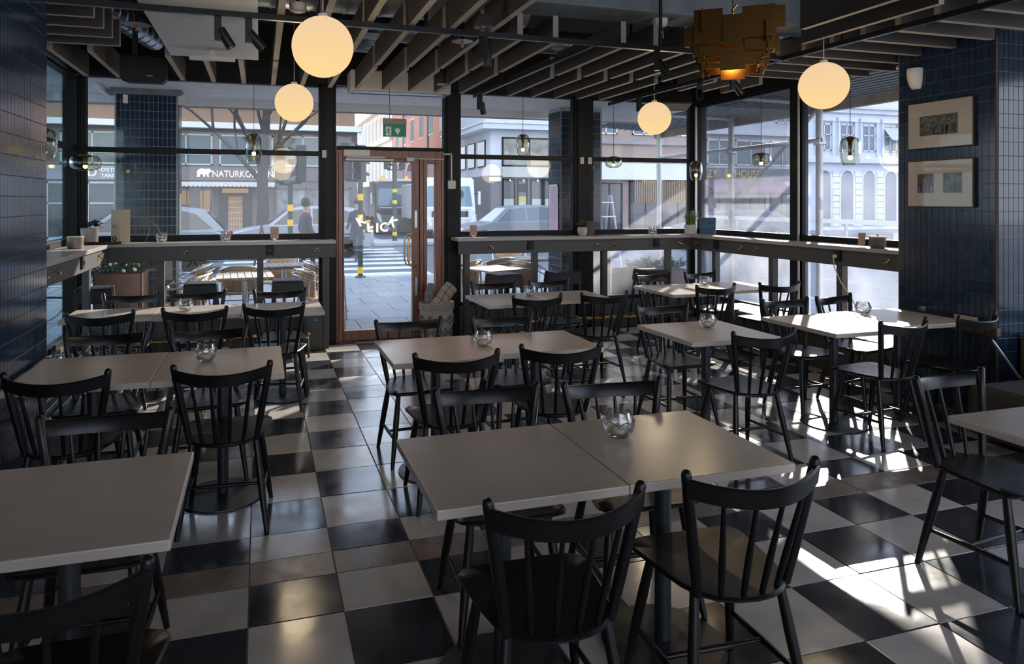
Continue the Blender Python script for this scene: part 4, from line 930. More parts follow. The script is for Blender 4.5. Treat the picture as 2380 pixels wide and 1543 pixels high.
def photo_mat(nm, s, col):
    m = bpy.data.materials.new(nm); m.use_nodes = True; nt = m.node_tree; b = nt.nodes['Principled BSDF']; b.inputs['Roughness'].default_value = .5; L = nt.links.new
    tc = nd(nt, 'ShaderNodeTexCoord'); n = nd(nt, 'ShaderNodeTexNoise'); n.inputs['Scale'].default_value = s; n.inputs['Detail'].default_value = 9; n.inputs['Roughness'].default_value = .75; L(tc.outputs['Object'], n.inputs['Vector'])
    r = nd(nt, 'ShaderNodeValToRGB'); L(n.outputs['Fac'], r.inputs[0]); r.color_ramp.elements[0].position = .42; r.color_ramp.elements[0].color = (.012, .012, .013, 1); r.color_ramp.elements[1].position = .68; r.color_ramp.elements[1].color = (*col, 1); L(r.outputs[0], b.inputs['Base Color']); return m
def framed(z0, z1, lb_, prints):
    t = thing('framed_photograph', lb_, 'picture', (5.194, 4.16, z0)); h = z1-z0; W = .275
    MB().box(-.03, 0, -W, W, 0, h).build('frame', fr, t, bevel=.003); MB().box(-.0315, -.030, -W+.008, W-.008, .008, h-.008).build('mount', mt_, t)
    for k, (u0, u1, v0, v1, m) in enumerate(prints):
        p = MB().box(-.0322, -.0315, u0, u1, v0, v1).build('photograph', m, t); b = MB(); rnd = random.Random(k+3)
        for q in range(5):
            u = rnd.uniform(u0+.02, u1-.02); hh = (v1-v0)*rnd.uniform(.35, .6); zz = v0+.01; ww = .009
            b.box(-.0326, -.0322, u-ww, u+ww, zz, zz+hh*.75).lathe([(.006, 0), (.006, .0004)], 8, M=Matrix.Translation((-.0326, u, zz+hh*.82)) @ Matrix.Rotation(PI/2, 4, 'Y'))
        b.build('printed_figures', fr, p)
    MB().box(-.036, -.0355, -W+.006, W-.006, .006, h-.006).build('pane', fglass, t)
pm1 = photo_mat('grey_photo_print', 45, (.20, .195, .18)); pm2 = photo_mat('tinted_photo_print', 60, (.20, .15, .165)); pm3 = photo_mat('grey_photo_print_2', 70, (.20, .19, .18))
framed(2.055, 2.435, 'upper framed black and white street photograph on the right pillar', [(-.155, .165, .105, .265, pm1)])
framed(1.583, 1.962, 'lower framed picture with two small photographs on the right pillar', [(-.19, -.035, .115, .27, pm3), (.045, .185, .115, .27, pm2)])
b = MB()
for u in (.06, .09, .13, .16): b.box(5.1612, 5.1616, 4.16+u, 4.16+u+.015, 1.703, 1.75)
b.build('magenta_marks', mat('magenta_print', (.30, .06, .22), .6), bpy.data.objects['framed_photograph.001']); bpy.data.objects['magenta_marks'].location = -Vector(bpy.data.objects['framed_photograph.001'].location)
# slim wooden ledge with a small sign and a folding brace under it, on the pillar by the shaded chair
t = thing('wall_ledge', 'narrow brown wooden ledge on the right pillar behind the shaded chair', 'ledge', (5.19, 4.10, .70))
MB().box(-.04, 0, -.40, .42, -.06, .0).build('board', mat('brown_ledge_wood', (.10, .055, .035), .5, var=.3), t, bevel=.003)
MB().box(-.046, -.04, -.26, -.08, -.02, .06).build('paper_sign', kraft, t); MB().path([(-.03, -.33, -.06), (-.02, -.55, -.33)], .009, 6).build('brace', M['steel'], t)
t = thing('storage_box', 'brown wooden box at the right edge behind the table corner', 'box', (5.66, 3.48, 0)); MB().box(-.28, .28, -.22, .22, 0, .63).build('body', mat('brown_box_wood', (.17, .11, .075), .55, var=.3, vscale=4), t, bevel=.006); MB().box(-.285, .285, -.225, .225, .63, .65).build('lid', bpy.data.materials['brown_box_wood'], t, bevel=.004)
t = thing('dark_sofa', 'low dark brown upholstered seat at the right edge', 'sofa', (4.85, 3.10, 0), .0)
MB().box(-.35, .45, -.35, .35, .08, .42).build('seat_cushion', mat('dark_brown_upholstery', (.035, .026, .022), .8), t, bevel=.06)
MB().box(-.35, .45, -.30, -.10, .42, .62).build('backrest', bpy.data.materials['dark_brown_upholstery'], t, bevel=.05)
for sx in (-.28, .38):
    for sy in (-.28, .28): MB().lathe([(.018, 0), (.022, .09)], 10, (sx, sy, 0)).build('foot', M['black'], t)
# ------------------------------------------------------------------ outside: ground, soffit, pillars
asph = mat('grey_asphalt', (.12, .128, .14), .8, var=.25, vscale=2, bump=.2, bscale=80)
slabm = mat('pale_paving_slab', (.235, .245, .26), .75, var=.15, vscale=3, piece=.08, bump=.1, bscale=60)
road = structure(MB().box(-60, 90, 15.0, 29.0, -.30, -.12).box(5.0, 10.0, 29.0, 130, -.30, -.12).box(9.0, 90, -20, 15.0, -.30, -.12).build('floor_road', asph))
pave = structure(MB().box(-40, 9.0, 8.14, 15.0, -.30, -.028).box(5.78, 9.0, -20, 8.14, -.30, -.028).box(-40, -1.93, -20, 8.14, -.30, -.028).build('floor_pavement', M['otgrout']))
structure(MB().box(-60, 5.0, 29.0, 32.2, -.30, -.02).box(10.0, 90, 29.0, 32.2, -.30, -.02).build('floor_far_pavement', slabm))
n = 0; rest = MB()
PX = [(-4.0+.70*i, -4.0+.70*(i+1)) for i in range(19)]; PYs = [(8.15+.70*j, 8.15+.70*(j+1)) for j in range(10)]
for j, (y0, y1) in enumerate(PYs):
    for i, (x0, x1) in enumerate(PX):
        sh = .35*(j % 2); a, b_ = x0+sh, x1+sh
        if b_ > 9.0: continue
        y1c = min(y1, 14.98)
        if y1c-y0 < .1: continue
        if n < 190:
            o = bpy.data.objects.new('paving_slab', tile_mesh(b_-a-.010, y1c-y0-.010, slabm, th=.03, name='paving_slab', ch=.004)); link(o, pave); o.location = ((a+b_)/2, (y0+y1c)/2, 0); n += 1
rest.box(-40, -4.0, 8.14, 14.98, -.03, 0).box(5.79, 8.98, -20, 8.14, -.03, 0).box(-40, -1.95, -20, 8.14, -.03, 0)
rest.build('plain_paving', slabm, pave)
k_ = structure(MB().box(-60, 9.0, 14.85, 15.02, -.2, .004).box(8.85, 9.02, -20, 14.85, -.2, .004).build('trim_12', mat('granite_kerb', (.42, .42, .43), .7, var=.2, vscale=10), bevel=.01))
wl = mat('worn_white_road_paint', (.60, .62, .65), .7, var=.3, vscale=3)
for j in range(7):
    y = 16.2+1.42*j; t = MB().box(-1.0, 4.0+.12*j, y, y+.62, -.121, -.1165).build('crossing_stripe', wl, road)
MB().box(-8, 9, 15.15, 15.28, -.121, -.1165).build('edge_line', wl, road)
for x in (-22, -17, -12, -7, 14, 19, 24): MB().box(x, x+2.5, 22.0, 22.15, -.121, -.1165).build('lane_line', wl, road)
isl = structure(MB().box(4.2, 9.8, 26.3, 28.3, -.12, .06).build('floor_traffic_island', mat('island_stone', (.36, .35, .35), .8), bevel=.05))
# building overhang above the pavement
sof = structure(MB().box(-6, 5.95, 8.15, 9.50, 2.95, 3.10).box(-6, 5.95, 9.42, 9.52, 2.86, 3.6).build('ceiling_overhang', mat('white_soffit', (.62, .64, .66), .7)))
MB().box(-6, 5.95, 9.52, 9.54, 2.84, 2.90).build('drip_edge', mat('grey_drip_edge', (.3, .31, .32), .6), sof)
structure(MB().box(-6, 6.4, 8.15, 9.45, 3.6, 14).box(-30, 6.4, 4.0, 8.15, 3.75, 14).build('wall_upper', mat('upper_wall', (.35, .33, .31), .8)))
sl_ = thing('soffit_downlight', 'round warm downlight in the white overhang outside the left window', 'lamp', (-.50, 8.60, 2.949)); MB().lathe([(.075, 0), (.075, -.006), (.060, -.008)], 24).build('rim', M['white'], sl_); MB().lathe([(.058, -.004), (.001, -.004)], 20).build('lens', emit('warm_downlight', (1, .72, .42), 2.2), sl_)
sl_ = thing('surface_light', 'slim white tube light on the overhang outside, far left', 'lamp', (-1.75, 8.9, 2.93)); MB().box(-.03, .03, -.35, .35, -.03, .02).build('housing', M['white'], sl_, bevel=.01); MB().box(-.022, .022, -.34, .34, -.034, -.03).build('diffuser', mat('diffuser', (.8, .82, .85), .4), sl_)
def outer_pillar(x0, x1, y0, y1, rank):
    return tiled('wall_outer_pillar', [((x0, y0), (1, 0), (0, -1), x1-x0, 0, 2.9), ((x1, y0), (0, 1), (1, 0), y1-y0, 0, 2.9), ((x0, y1), (0, -1), (-1, 0), y1-y0, 0, 2.9)], (x0, x1, y0, y1, -.1, 2.95), grout=M['otgrout'], rank=rank)
op = outer_pillar(-1.62, -.94, 8.83, 9.22, lambda p: (0 if p.y < 8.84 else 5)+abs(p.z-1.9))
MB().box(-1.66, -.90, 8.79, 9.26, 2.88, 2.95).build('capping', M['concrete'], op)
MB().cbox((-1.50, 8.80, 2.82), (.05, .03, .10)).build('sensor_box', M['white'], op); MB().cbox((-.90, 8.85, 2.84), (.07, .07, .12)).build('junction_box', M['offwhite'], op)
MB().box(-.935, -.925, 8.92, 9.05, 1.22, 1.72).build('poster_case', mat('poster_white', (.6, .62, .68), .4), op)
MB().cbox((-1.05, 8.82, .85), (.11, .01, .30)).build('grey_hatch', mat('grey_hatch', (.22, .23, .24), .6), op)
op2 = outer_pillar(4.02, 4.66, 8.85, 9.25, lambda p: (0 if p.y < 8.86 or p.x < 4.03 else 5)+abs(p.z-1.9))
pst = MB().box(4.005, 4.012, 8.92, 9.18, 1.22, 1.85).build('poster', mat('poster_violet', (.42, .25, .34), .5, var=.4, vscale=6, col2=(.5, .45, .52)), op2)
MB().box(4.002, 4.006, 8.90, 8.92, 1.20, 1.87).box(4.002, 4.006, 9.18, 9.20, 1.20, 1.87).box(4.002, 4.006, 8.90, 9.20, 1.85, 1.87).box(4.002, 4.006, 8.90, 9.20, 1.20, 1.22).build('poster_frame', M['white'], op2)

# ------------------------------------------------------------------ far facades (frontage line y = 32)
FY = 32.0
refl = mat('far_window_glass', (.10, .13, .14), .08, spec=.7); dimglass = mat('shop_glass', (.055, .055, .06), .12, spec=.6)
greenframe = mat('pale_green_frame', (.36, .44, .36), .6)
def win(par, x0, x1, z0, z1, fm, y=FY, mull=(.5,), trans=(), d=.06, gm=None):
    w_ = MB(); f = .07
    w_.box(x0, x1, y-d, y+.02, z0, z0+f).box(x0, x1, y-d, y+.02, z1-f, z1).box(x0, x0+f, y-d, y+.02, z0, z1).box(x1-f, x1, y-d, y+.02, z0, z1)
    for u in mull: xx = x0+(x1-x0)*u; w_.box(xx-.03, xx+.03, y-d, y+.02, z0, z1)
    for u in trans: zz = z0+(z1-z0)*u; w_.box(x0, x1, y-d, y+.02, zz-.03, zz+.03)
    o = w_.build('window', fm, par); MB().box(x0+.02, x1-.02, y-.02, y+.01, z0+.02, z1-.02).build('pane', gm or refl, o); return o
b1 = thing('shop_building', 'brown fronted building with outdoor shop and bear sign across the street', 'building', (0, 0, 0))
lowm = mat('taupe_render', (.17, .145, .14), .8, var=.1, vscale=1); upm = mat('ochre_render', (.26, .165, .105), .85, var=.12, vscale=1)
MB().box(-30, 4.3, FY, FY+12, -.1, 4.80).build('lower_wall', lowm, b1); MB().box(-30, 4.2, FY+.05, FY+12, 5.05, 11).build('upper_wall', upm, b1)
MB().box(-30, 4.55, FY-.45, FY+.1, 4.80, 5.05).build('cornice', M['white'], b1)
for x0, x1 in [(-13.2, -11.9), (-10.9, -8.6), (-7.9, -5.6), (-4.25, -2.0), (-1.72, .55), (.85, 2.75)]: win(b1, x0, x1, 3.20, 4.56, greenframe, mull=(.52,), trans=(.36,))
for x0, x1 in [(-7.5, -5.8), (-4.3, -2.1), (-1.5, .3), (1.6, 3.2)]: win(b1, x0, x1, 5.72, 7.4, greenframe, FY+.05, mull=(.33, .66))
MB().box(-3.6, .62, FY-.75, FY, 2.36, 2.46).build('awning_box', M['offwhite'], b1)
b = MB()
for k in range(24):
    x = -3.6+4.2*k/24; b.prism([(x, 2.36), (x+.175, 2.36), (x+.165, 2.28), (x+.0875, 2.25), (x+.01, 2.28)], 0, .01, XF((0, FY-.74, 0), rx=PI/2))
b.build('awning_scallops', M['offwhite'], b1)
wood_s = mat('warm_shop_wood', (.38, .22, .10), .6, var=.3, vscale=3); lit = emit('lit_shop_interior', (.55, .36, .20), .55)
sw = win(b1, -3.5, -1.95, .55, 2.28, lowm, mull=(.3, .72), gm=dimglass); MB().box(-3.35, -2.95, FY-.03, FY-.02, 1.5, 2.1).box(-2.5, -2.1, FY-.03, FY-.02, 1.0, 2.1).build('lit_display', lit, sw)
dr = MB().box(-1.75, -.35, FY-.05, FY+.05, -.05, 2.34).build('shop_entrance', mat('dark_entrance', (.06, .055, .05), .5), b1); MB().box(-1.35, -.75, FY-.07, FY-.05, 0, 1.85).build('shop_door', wood_s, dr); MB().box(-1.6, -.5, FY-.07, FY-.05, 2.0, 2.2).build('lit_panel', lit, dr)
b = MB()
for k in range(7): b.box(-1.33, -.77, FY-.085, FY-.07, .12+.25*k, .135+.25*k)
for k in range(6): b.box(-1.33+.11*k, -1.32+.11*k, FY-.085, FY-.07, .1, 1.2)
b.build('door_grille', M['offwhite'], dr)
pw = mat('poster_wall', (.30, .29, .28), .6, var=.5, vscale=2, col2=(.1, .1, .1)); win(b1, .65, 4.0, .5, 2.25, lowm, mull=(.4, .7), gm=pw)
sign = emit('lit_white_letters', (.92, .95, 1.0), 1.15)
bd = MB().box(-3.6, 2.6, FY-.06, FY, 2.55, 3.12).build('sign_board', mat('sign_board_taupe', (.16, .135, .13), .7), b1)
text_mesh('sign_letters', 'NATURKOMPANIET', .40, .02, sign, bd, Matrix.Translation((-2.02, FY-.09, 2.70)) @ Matrix.Rotation(PI/2, 4, 'X') @ Matrix.Diagonal((.855, 1, 1, 1)), 1.0)
bear = [(-.31, 0), (-.29, .10), (-.30, .22), (-.24, .31), (-.13, .36), (.0, .35), (.08, .33), (.16, .36), (.19, .34), (.22, .35), (.25, .30), (.31, .24), (.30, .21), (.22, .20), (.19, .17), (.17, .10), (.19, .02), (.22, 0), (.12, 0), (.10, .10), (.06, .13), (.02, .02), (.05, 0), (-.04, 0), (-.06, .10), (-.14, .12), (-.19, .06), (-.18, 0)]
bm2 = MB(); bm2.prism(bear, 0, .03, XF((-2.33, FY-.06, 2.70), rx=PI/2)); bm2.build('bear_emblem', sign, bd)
bd2 = MB().box(-9.0, -4.6, FY-.05, FY, 2.55, 3.12).build('sign_board', mat('sign_board_grey', (.30, .29, .32), .7), b1); sg2 = emit('lit_blue_white_letters', (.70, .92, 1.0), 1.1)
RX = Matrix.Rotation(PI/2, 4, 'X')
text_mesh('sign_letters', 'S-D', .50, .02, sg2, bd2, Matrix.Translation((-7.28, FY-.09, 2.68)) @ RX); text_mesh('sign_letters', 'DISTRIKTS', .22, .02, sg2, bd2, Matrix.Translation((-6.38, FY-.09, 2.88)) @ RX, 1.05); text_mesh('sign_letters', 'TANDVÅRD', .22, .02, sg2, bd2, Matrix.Translation((-6.38, FY-.09, 2.63)) @ RX, 1.05)
win(b1, -6.9, -4.8, .1, 2.45, M['steel'], mull=(.5,), trans=(.62,), gm=dimglass); win(b1, -9.4, -7.3, .1, 2.45, M['steel'], mull=(.5,), trans=(.62,), gm=dimglass)
# white corner building
XS = 10.8
b2 = thing('corner_building', 'white corner building with deep cornice and shop windows, seen right of the door', 'building')
wm = mat('white_render', (.56, .58, .62), .8, var=.06, vscale=1); gm_ = mat('grey_shop_render', (.20, .19, .19), .8)
MB().box(XS, 14.9, FY, FY+7, 2.9, 5.15).build('upper_wall', wm, b2); MB().box(XS+.02, 14.9, FY+.02, FY+7, -.1, 2.9).build('shop_wall', gm_, b2)
MB().box(XS-.55, 15.2, FY-.55, FY+7.5, 5.15, 5.45).box(XS-.42, 15.2, FY-.42, FY+7.4, 5.45, 6.4).build('cornice', wm, b2); MB().box(XS-.60, 15.2, FY-.60, FY+7.5, 5.42, 5.48).build('cornice_line', M['steel'], b2)
win(b2, 11.4, 14.3, 3.36, 4.80, M['black_frame'], mull=(.5,), gm=mat('painted_tree_reflection', (.22, .22, .18), .2, var=.6, vscale=2, spec=.8)); MB().box(11.4, 14.3, FY-.12, FY, 2.83, 3.33).build('sign_band', mat('cream_band', (.44, .42, .38), .7), b2)  # mottled pane colour imitates a reflection of trees
film = mat('pale_window_film', (.40, .43, .38), .5)
for x0, x1 in [(11.42, 12.1), (12.2, 12.75), (12.9, 13.55), (13.6, 14.25)]:
    o = win(b2, x0, x1, .5, 2.75, M['black_frame'], mull=(), gm=dimglass); MB().box(x0+.08, x1-.08, FY-.03, FY-.02, .95, 1.75).build('film', film, o)
    MB().lathe([(.035, 0), (.05, -.10), (.001, -.12)], 10, ((x0+x1)/2, FY-.2, 2.72)).build('lamp', M['white'], o)
MB().box(12.22, 12.72, FY-.035, FY-.025, 1.60, 1.88).build('yellow_banner', mat('yellow_vinyl', (.50, .38, .06), .5), b2); MB().box(12.3, 12.65, FY-.035, FY-.025, 2.1, 2.5).build('dark_board', M['black'], b2)
for k in range(4):
    y0 = FY+.7+1.7*k; o = MB().box(XS-.05, XS, y0, y0+1.25, 3.36, 4.7).build('window', M['black_frame'], b2); MB().box(XS-.06, XS-.05, y0+.06, y0+1.19, 3.42, 4.64).build('pane', refl, o)
MB().cbox((11.05, FY-.02, 2.72), (.62, .02, .20)).build('street_plate', M['white'], b2)
# red and cream buildings further down the side street
b3 = thing('red_building', 'brick red plastered building down the side street', 'building'); rm = mat('red_plaster', (.44, .185, .115), .85, var=.1, vscale=1)
MB().box(XS, 20, 39.6, 58, -.1, 14).build('wall', rm, b3); MB().box(XS-.05, XS, 39.6, 58, -.1, 4.6).build('plinth', mat('dark_red_plinth', (.16, .085, .075), .8), b3)
for r in range(2):
    for k in range(6):
        y0 = 40.6+2.9*k; z0 = 6.0+3.4*r; o = MB().box(XS-.03, XS+.02, y0, y0+1.35, z0, z0+1.75).build('window', mat('pale_reveal', (.55, .42, .33), .8) if 'pale_reveal' not in bpy.data.materials else bpy.data.materials['pale_reveal'], b3); MB().box(XS-.05, XS-.03, y0+.12, y0+1.23, z0+.1, z0+1.65).build('pane', refl, o)
MB().box(XS-.10, XS-.02, 44.9, 45.05, 0, 14).box(XS-.10, XS-.02, 53.2, 53.35, 0, 14).build('downpipe', M['concrete'], b3)
b = MB(); b.prism([(.9*math.cos(PI*k/14), .9*math.sin(PI*k/14)) for k in range(15)], 0, .05, XF((XS-.3, 46.5, 3.7), rx=PI/2)); o = b.build('arched_sign', mat('arched_sign_maroon', (.17, .08, .07), .7), b3); MB().path([(XS-.3+.9*math.cos(PI*k/14), 46.44, 3.7+.9*math.sin(PI*k/14)) for k in range(15)], .05, 5).build('arch_rim', M['offwhite'], o)
b4 = thing('cream_building', 'long cream building with rows of windows far down the side street', 'building'); cm = mat('cream_plaster', (.56, .47, .36), .85, var=.08, vscale=1)
MB().box(XS, 22, 58.2, 125, -.1, 10.0).build('wall', cm, b4); MB().box(XS-.5, 22, 58.2, 125, 10.0, 10.4).build('eave', cm, b4); MB().box(XS-.25, 22, 58.2, 125, 6.9, 7.25).build('ledge', cm, b4); MB().add([(XS-.4, 58.2, 10.4), (XS-.4, 125, 10.4), (XS+5, 125, 14), (XS+5, 58.2, 14)], [(0, 1, 2, 3)]).build('roof', mat('slate_roof', (.10, .11, .13), .7), b4)
for k in range(22):
    for z0, z1 in ((7.6, 9.5), (3.6, 5.6)):
        y0 = 59.2+2.3*k; o = MB().box(XS-.06, XS, y0, y0+1.2, z0, z1).build('window', cm, b4); MB().box(XS-.07, XS-.06, y0+.12, y0+1.08, z0+.1, z1-.1).build('pane', mat('far_pane', (.30, .29, .27), .3) if 'far_pane' not in bpy.data.materials else bpy.data.materials['far_pane'], o)
b5 = thing('grey_block', 'grey rocky hillside and block closing the side street', 'building'); MB().box(-12, 11, 128, 134, -.1, 22).build('wall', mat('hazy_rock', (.30, .26, .24), .9, var=.5, vscale=.4, stretch=(3, 3, .4)), b5); MB().box(3.5, 5.1, 100, 110, 0, 17).build('white_gable', wm, b5)
# long pale classical frontage to the right, with brown shop building before it
b6 = thing('brown_shop_building', 'brown building with white shop band seen through the dusty corner window', 'building'); bm6 = mat('sand_brown_render', (.36, .27, .215), .85, var=.1, vscale=1)
MB().box(15.25, 22.6, FY-.05, FY+7, -.1, 20).build('wall', bm6, b6); MB().box(16.6, 22.6, FY-.35, FY, 2.75, 3.6).build('shop_band', M['white'], b6); MB().box(15.25, 22.5, FY-.2, FY, 4.6, 4.8).build('string_course', mat('grey_course', (.3, .28, .27), .8), b6)  # unseen upper part made taller to shade the pavement
win(b6, 18.4, 22.3, .1, 2.7, M['black_frame'], FY-.05, mull=(.25, .5, .75), gm=dimglass); win(b6, 16.5, 18.0, .1, 2.6, M['black_frame'], FY-.05, mull=(.5,), gm=dimglass)
for x in (16.4, 18.6, 20.8): win(b6, x, x+1.3, 5.1, 7.0, M['steel'], FY-.05, mull=(.5,))
text_mesh('sign_letters', 'OKEA', .6, .01, M['black'], b6, Matrix.Translation((19.6, FY-.12, 5.0-.9)) @ RX) if False else None
b = MB(); rnd = random.Random(2)
for k in range(34): x = 18.6+.105*k; b.box(x, x+.045, FY-.36, FY-.33, 1.55, 2.72+rnd.uniform(-.05, .02))
b.build('hanging_lamellae', wood_s, b6)
b7 = thing('pub_building', 'grey building with gold lettered pub sign and purple awning, behind the scaffold', 'building'); pm = mat('pale_grey_render', (.50, .50, .53), .8, var=.08, vscale=1)
MB().box(22.65, 29.1, FY-.1, FY+8, -.1, 14).build('wall', pm, b7); bd7 = MB().box(22.8, 28.6, FY-.22, FY-.1, 2.78, 3.45).build('sign_board', mat('pub_sign_slate', (.12, .12, .14), .6), b7)  # wall height beyond view is set to keep sun off the pavement
gold = mat('gold_letter', (.60, .40, .16), .4, .6); text_mesh('sign_letters', 'ZY', .58, .02, gold, bd7, Matrix.Translation((23.0, FY-.25, 2.93)) @ RX @ Matrix.Diagonal((.9, 1, 1, 1))); text_mesh('sign_letters', 'HOUSE', .58, .02, gold, bd7, Matrix.Translation((24.75, FY-.25, 2.93)) @ RX @ Matrix.Diagonal((.9, 1, 1, 1)))
MB().lathe([(.28, 0), (.28, .03)], 20, M=Matrix.Translation((24.35, FY-.22, 3.1)) @ RX).build('round_emblem', mat('emblem_brown', (.30, .22, .18), .5), bd7)
b = MB(); b.add([(22.8, FY-.15, 2.72), (28.0, FY-.15, 2.72), (28.0, FY-1.1, 2.25), (22.8, FY-1.1, 2.25), (22.8, FY-1.1, 2.10), (28.0, FY-1.1, 2.10)], [(0, 1, 2, 3), (3, 2, 5, 4)]); b.build('awning', mat('dull_purple_canvas', (.22, .10, .17), .8), b7)
for x0, x1 in [(23.1, 24.6), (24.9, 26.9), (27.2, 28.8)]: win(b7, x0, x1, 3.6, 5.0, M['steel'], FY-.1, mull=(.5,)); win(b7, x0, x1, .3, 2.1, M['black_frame'], FY-.1, mull=(.5,), gm=dimglass)
MB().box(22.7, 29.1, FY-.5, FY, 5.25, 5.5).build('cornice', wm, b7)
for x0 in (23.3, 25.5, 27.6): win(b7, x0, x0+1.2, 6.0, 7.9, wm, FY-.1)
b8 = thing('classical_building', 'white classical stone building with arches, seen through the right windows', 'building'); sm = mat('white_limestone', (.60, .62, .68), .8, var=.08, vscale=1)
MB().box(29.3, 60, FY, FY+9, -.1, 15).build('wall', sm, b8)
MB().box(29.2, 60, FY-.3, FY+.1, 3.85, 4.10).box(29.2, 60, FY-.2, FY+.1, 6.75, 7.0).box(29.2, 60, FY-.35, FY+.1, 7.0, 7.15).build('string_course', sm, b8)
sh = mat('shaded_opening', (.17, .19, .23), .5)
for k in range(9):
    x = 31.0+1.62*k; pr = [(x-.45, .2), (x+.45, .2), (x+.45, 2.95)]+[(x+.45*math.cos(PI*q/8), 2.95+.45*math.sin(PI*q/8)) for q in range(1, 8)]+[(x-.45, 2.95)]
    b = MB(); b.prism(pr, 0, .04, XF((0, FY, 0), rx=PI/2)); o = b.build('arched_window', sh, b8); b = MB()
    b.path([(p[0], FY-.06, p[1]) for p in [(x-.5, .2), (x-.5, 2.95)]+[(x+.5*math.cos(PI-PI*q/8), 2.95+.5*math.sin(PI*q/8)) for q in range(1, 8)]+[(x+.5, 2.95), (x+.5, .2)]], .06, 5); b.build('surround', sm, o)
    b = MB()
    for j in range(9): b.box(x+.58, x+1.04, FY-.10-.02*(j % 2), FY, .2+.36*j, .2+.36*j+.31)
    b.build('rusticated_pier', sm, b8)
    o = win(b8, x-.5, x+.5, 4.55, 6.1, sm, FY, mull=(.5,), trans=(.6,), gm=sh); win(b8, x-.5, x+.5, 7.8, 9.6, sm, FY, mull=(.5,), gm=sh)
    b = MB(); b.box(x-.66, x-.54, FY-.12, FY, 4.3, 6.5).box(x+.54, x+.66, FY-.12, FY, 4.3, 6.5).box(x-.7, x+.7, FY-.18, FY, 6.25, 6.45); b.build('pilaster', sm, b8)
b = MB(); x = 35.86; b.add([(x-.55, FY-.05, 6.0), (x+.55, FY-.05, 6.0), (x+.55, FY-.7, 5.2), (x-.55, FY-.7, 5.2)], [(0, 1, 2, 3)]); b.build('sun_awning', mat('pale_blue_awning', (.42, .46, .54), .8), b8)

# ------------------------------------------------------------------ tree, traffic lights, poles
t = thing('bare_tree', 'bare branching street tree in front of the outdoor shop', 'tree', (.05, 26.0, -.05)); bark = mat('grey_bark', (.065, .055, .05), .9, var=.4, vscale=6, bump=.5, bscale=25)
MB().path([(0, 0, 0), (.05, 0, 1.4), (.02, 0, 2.6), (.12, 0, 4.0), (.18, 0, 5.2), (.22, 0, 8.5)], [.26, .22, .20, .16, .14, .06], 10).build('trunk', bark, t, smooth=60)
rnd = random.Random(11); b = MB(); tw = MB()
def grow(p, d, r, l, dep):
    q = p+d*l; m_ = p.lerp(q, .5)+Vector((rnd.uniform(-.08, .08), rnd.uniform(-.08, .08), .05))*l*.6
    (b if r > .03 else tw).path([p, m_, q], [r, r*.8, r*.62], 6 if r > .03 else 4)
    if dep:
        for k in range(3 if dep > 1 else 2):
            d2 = (d+Vector((rnd.uniform(-.7, .7), rnd.uniform(-.7, .7), rnd.uniform(-.1, .6)))).normalized(); grow(q if k else m_, d2, r*.55, l*rnd.uniform(.6, .85), dep-1)
for z, dx, dy, dz, r, l in [(2.3, -.75, .1, .85, .10, 2.6), (2.6, -.45, -.2, 1.1, .09, 2.4), (2.7, .45, .1, 1.1, .09, 2.3), (3.0, .75, -.2, .8, .08, 2.2), (4.2, -.3, .3, 1, .07, 1.9), (4.5, .5, .3, .9, .07, 2.0)]:
    grow(Vector((.05, 0, z)), Vector((dx, dy, dz)).normalized(), r, l, 3)
b.build('branches', bark, t, smooth=60); tag(tw.build('twigs', bark, t), kind='stuff')
dg_ = mat('dark_green_enamel', (.022, .045, .04), .45); yel = mat('yellow_band', (.75, .46, .02), .5); tl_b = mat('traffic_light_black', (.02, .022, .024), .5)
def signal_pole(nm, lb_, loc, h, bands, heads, r=.055):
    t = thing(nm, lb_, 'traffic light', loc); MB().lathe([(.12, 0), (.10, .04), (r, .05), (r, h)], 16).build('pole', dg_, t, smooth=40)
    for z in bands: MB().lathe([(r+.006, z-.07), (r+.006, z+.07)], 16).build('yellow_band', yel, t, smooth=40)
    for hx, hy, hz, yaw in heads:
        Mx = XF((hx, hy, hz), rz=yaw); hd = MB().box(-.11, .11, -.10, .10, -.40, .40, Mx).build('signal_head', tl_b, t, bevel=.02)
        for k in range(3):
            v = MB(); N = 10
            for q in range(N):
                a0, a1 = PI*q/N, PI*(q+1)/N; f = lambda a, y: (.09*math.cos(a), y, -.26+.26*k+.09*math.sin(a)); v.add([f(a0, -.10), f(a1, -.10), f(a1, -.26), f(a0, -.26)], [(0, 1, 2, 3)], Mx)
            v.build('visor', tl_b, hd); MB().lathe([(.08, 0), (.08, .01)], 14, M=Mx @ Matrix.Translation((0, -.10, -.26+.26*k)) @ RX).build('lens', lens, hd)
        MB().path([(0, 0, hz-.42), (hx, hy, hz-.42), (hx, hy, hz-.38)], .025, 8).build('arm', dg_, t)
    return t
signal_pole('traffic_light', 'traffic light on a green pole with yellow bands, seen through the left window', (.62, 15.3, -.03), 2.06, (.62, 1.20, 1.52), [(-.22, 0, 2.45, 1.5), (.22, 0, 2.48, -1.4)])
signal_pole('traffic_light', 'dark traffic light beyond, right edge of the left window', (2.3, 27.5, -.1), 2.9, (1.0,), [(.25, 0, 2.7, -1.2)])
signal_pole('crossing_pole', 'green pedestrian pole with yellow bands at the kerb, seen through the door', (2.05, 14.75, -.0), 2.10, (.16, 1.28, 1.72), [(.02, .25, 2.45, 2.4), (-.3, .1, 2.5, 1.0)])
signal_pole('crossing_pole', 'second green pole with yellow bands on the traffic island', (5.15, 27.2, .06), 3.2, (.28, 1.55, 2.0), [(-.3, 0, 3.25, .4), (.3, 0, 3.25, -.4)], .09)
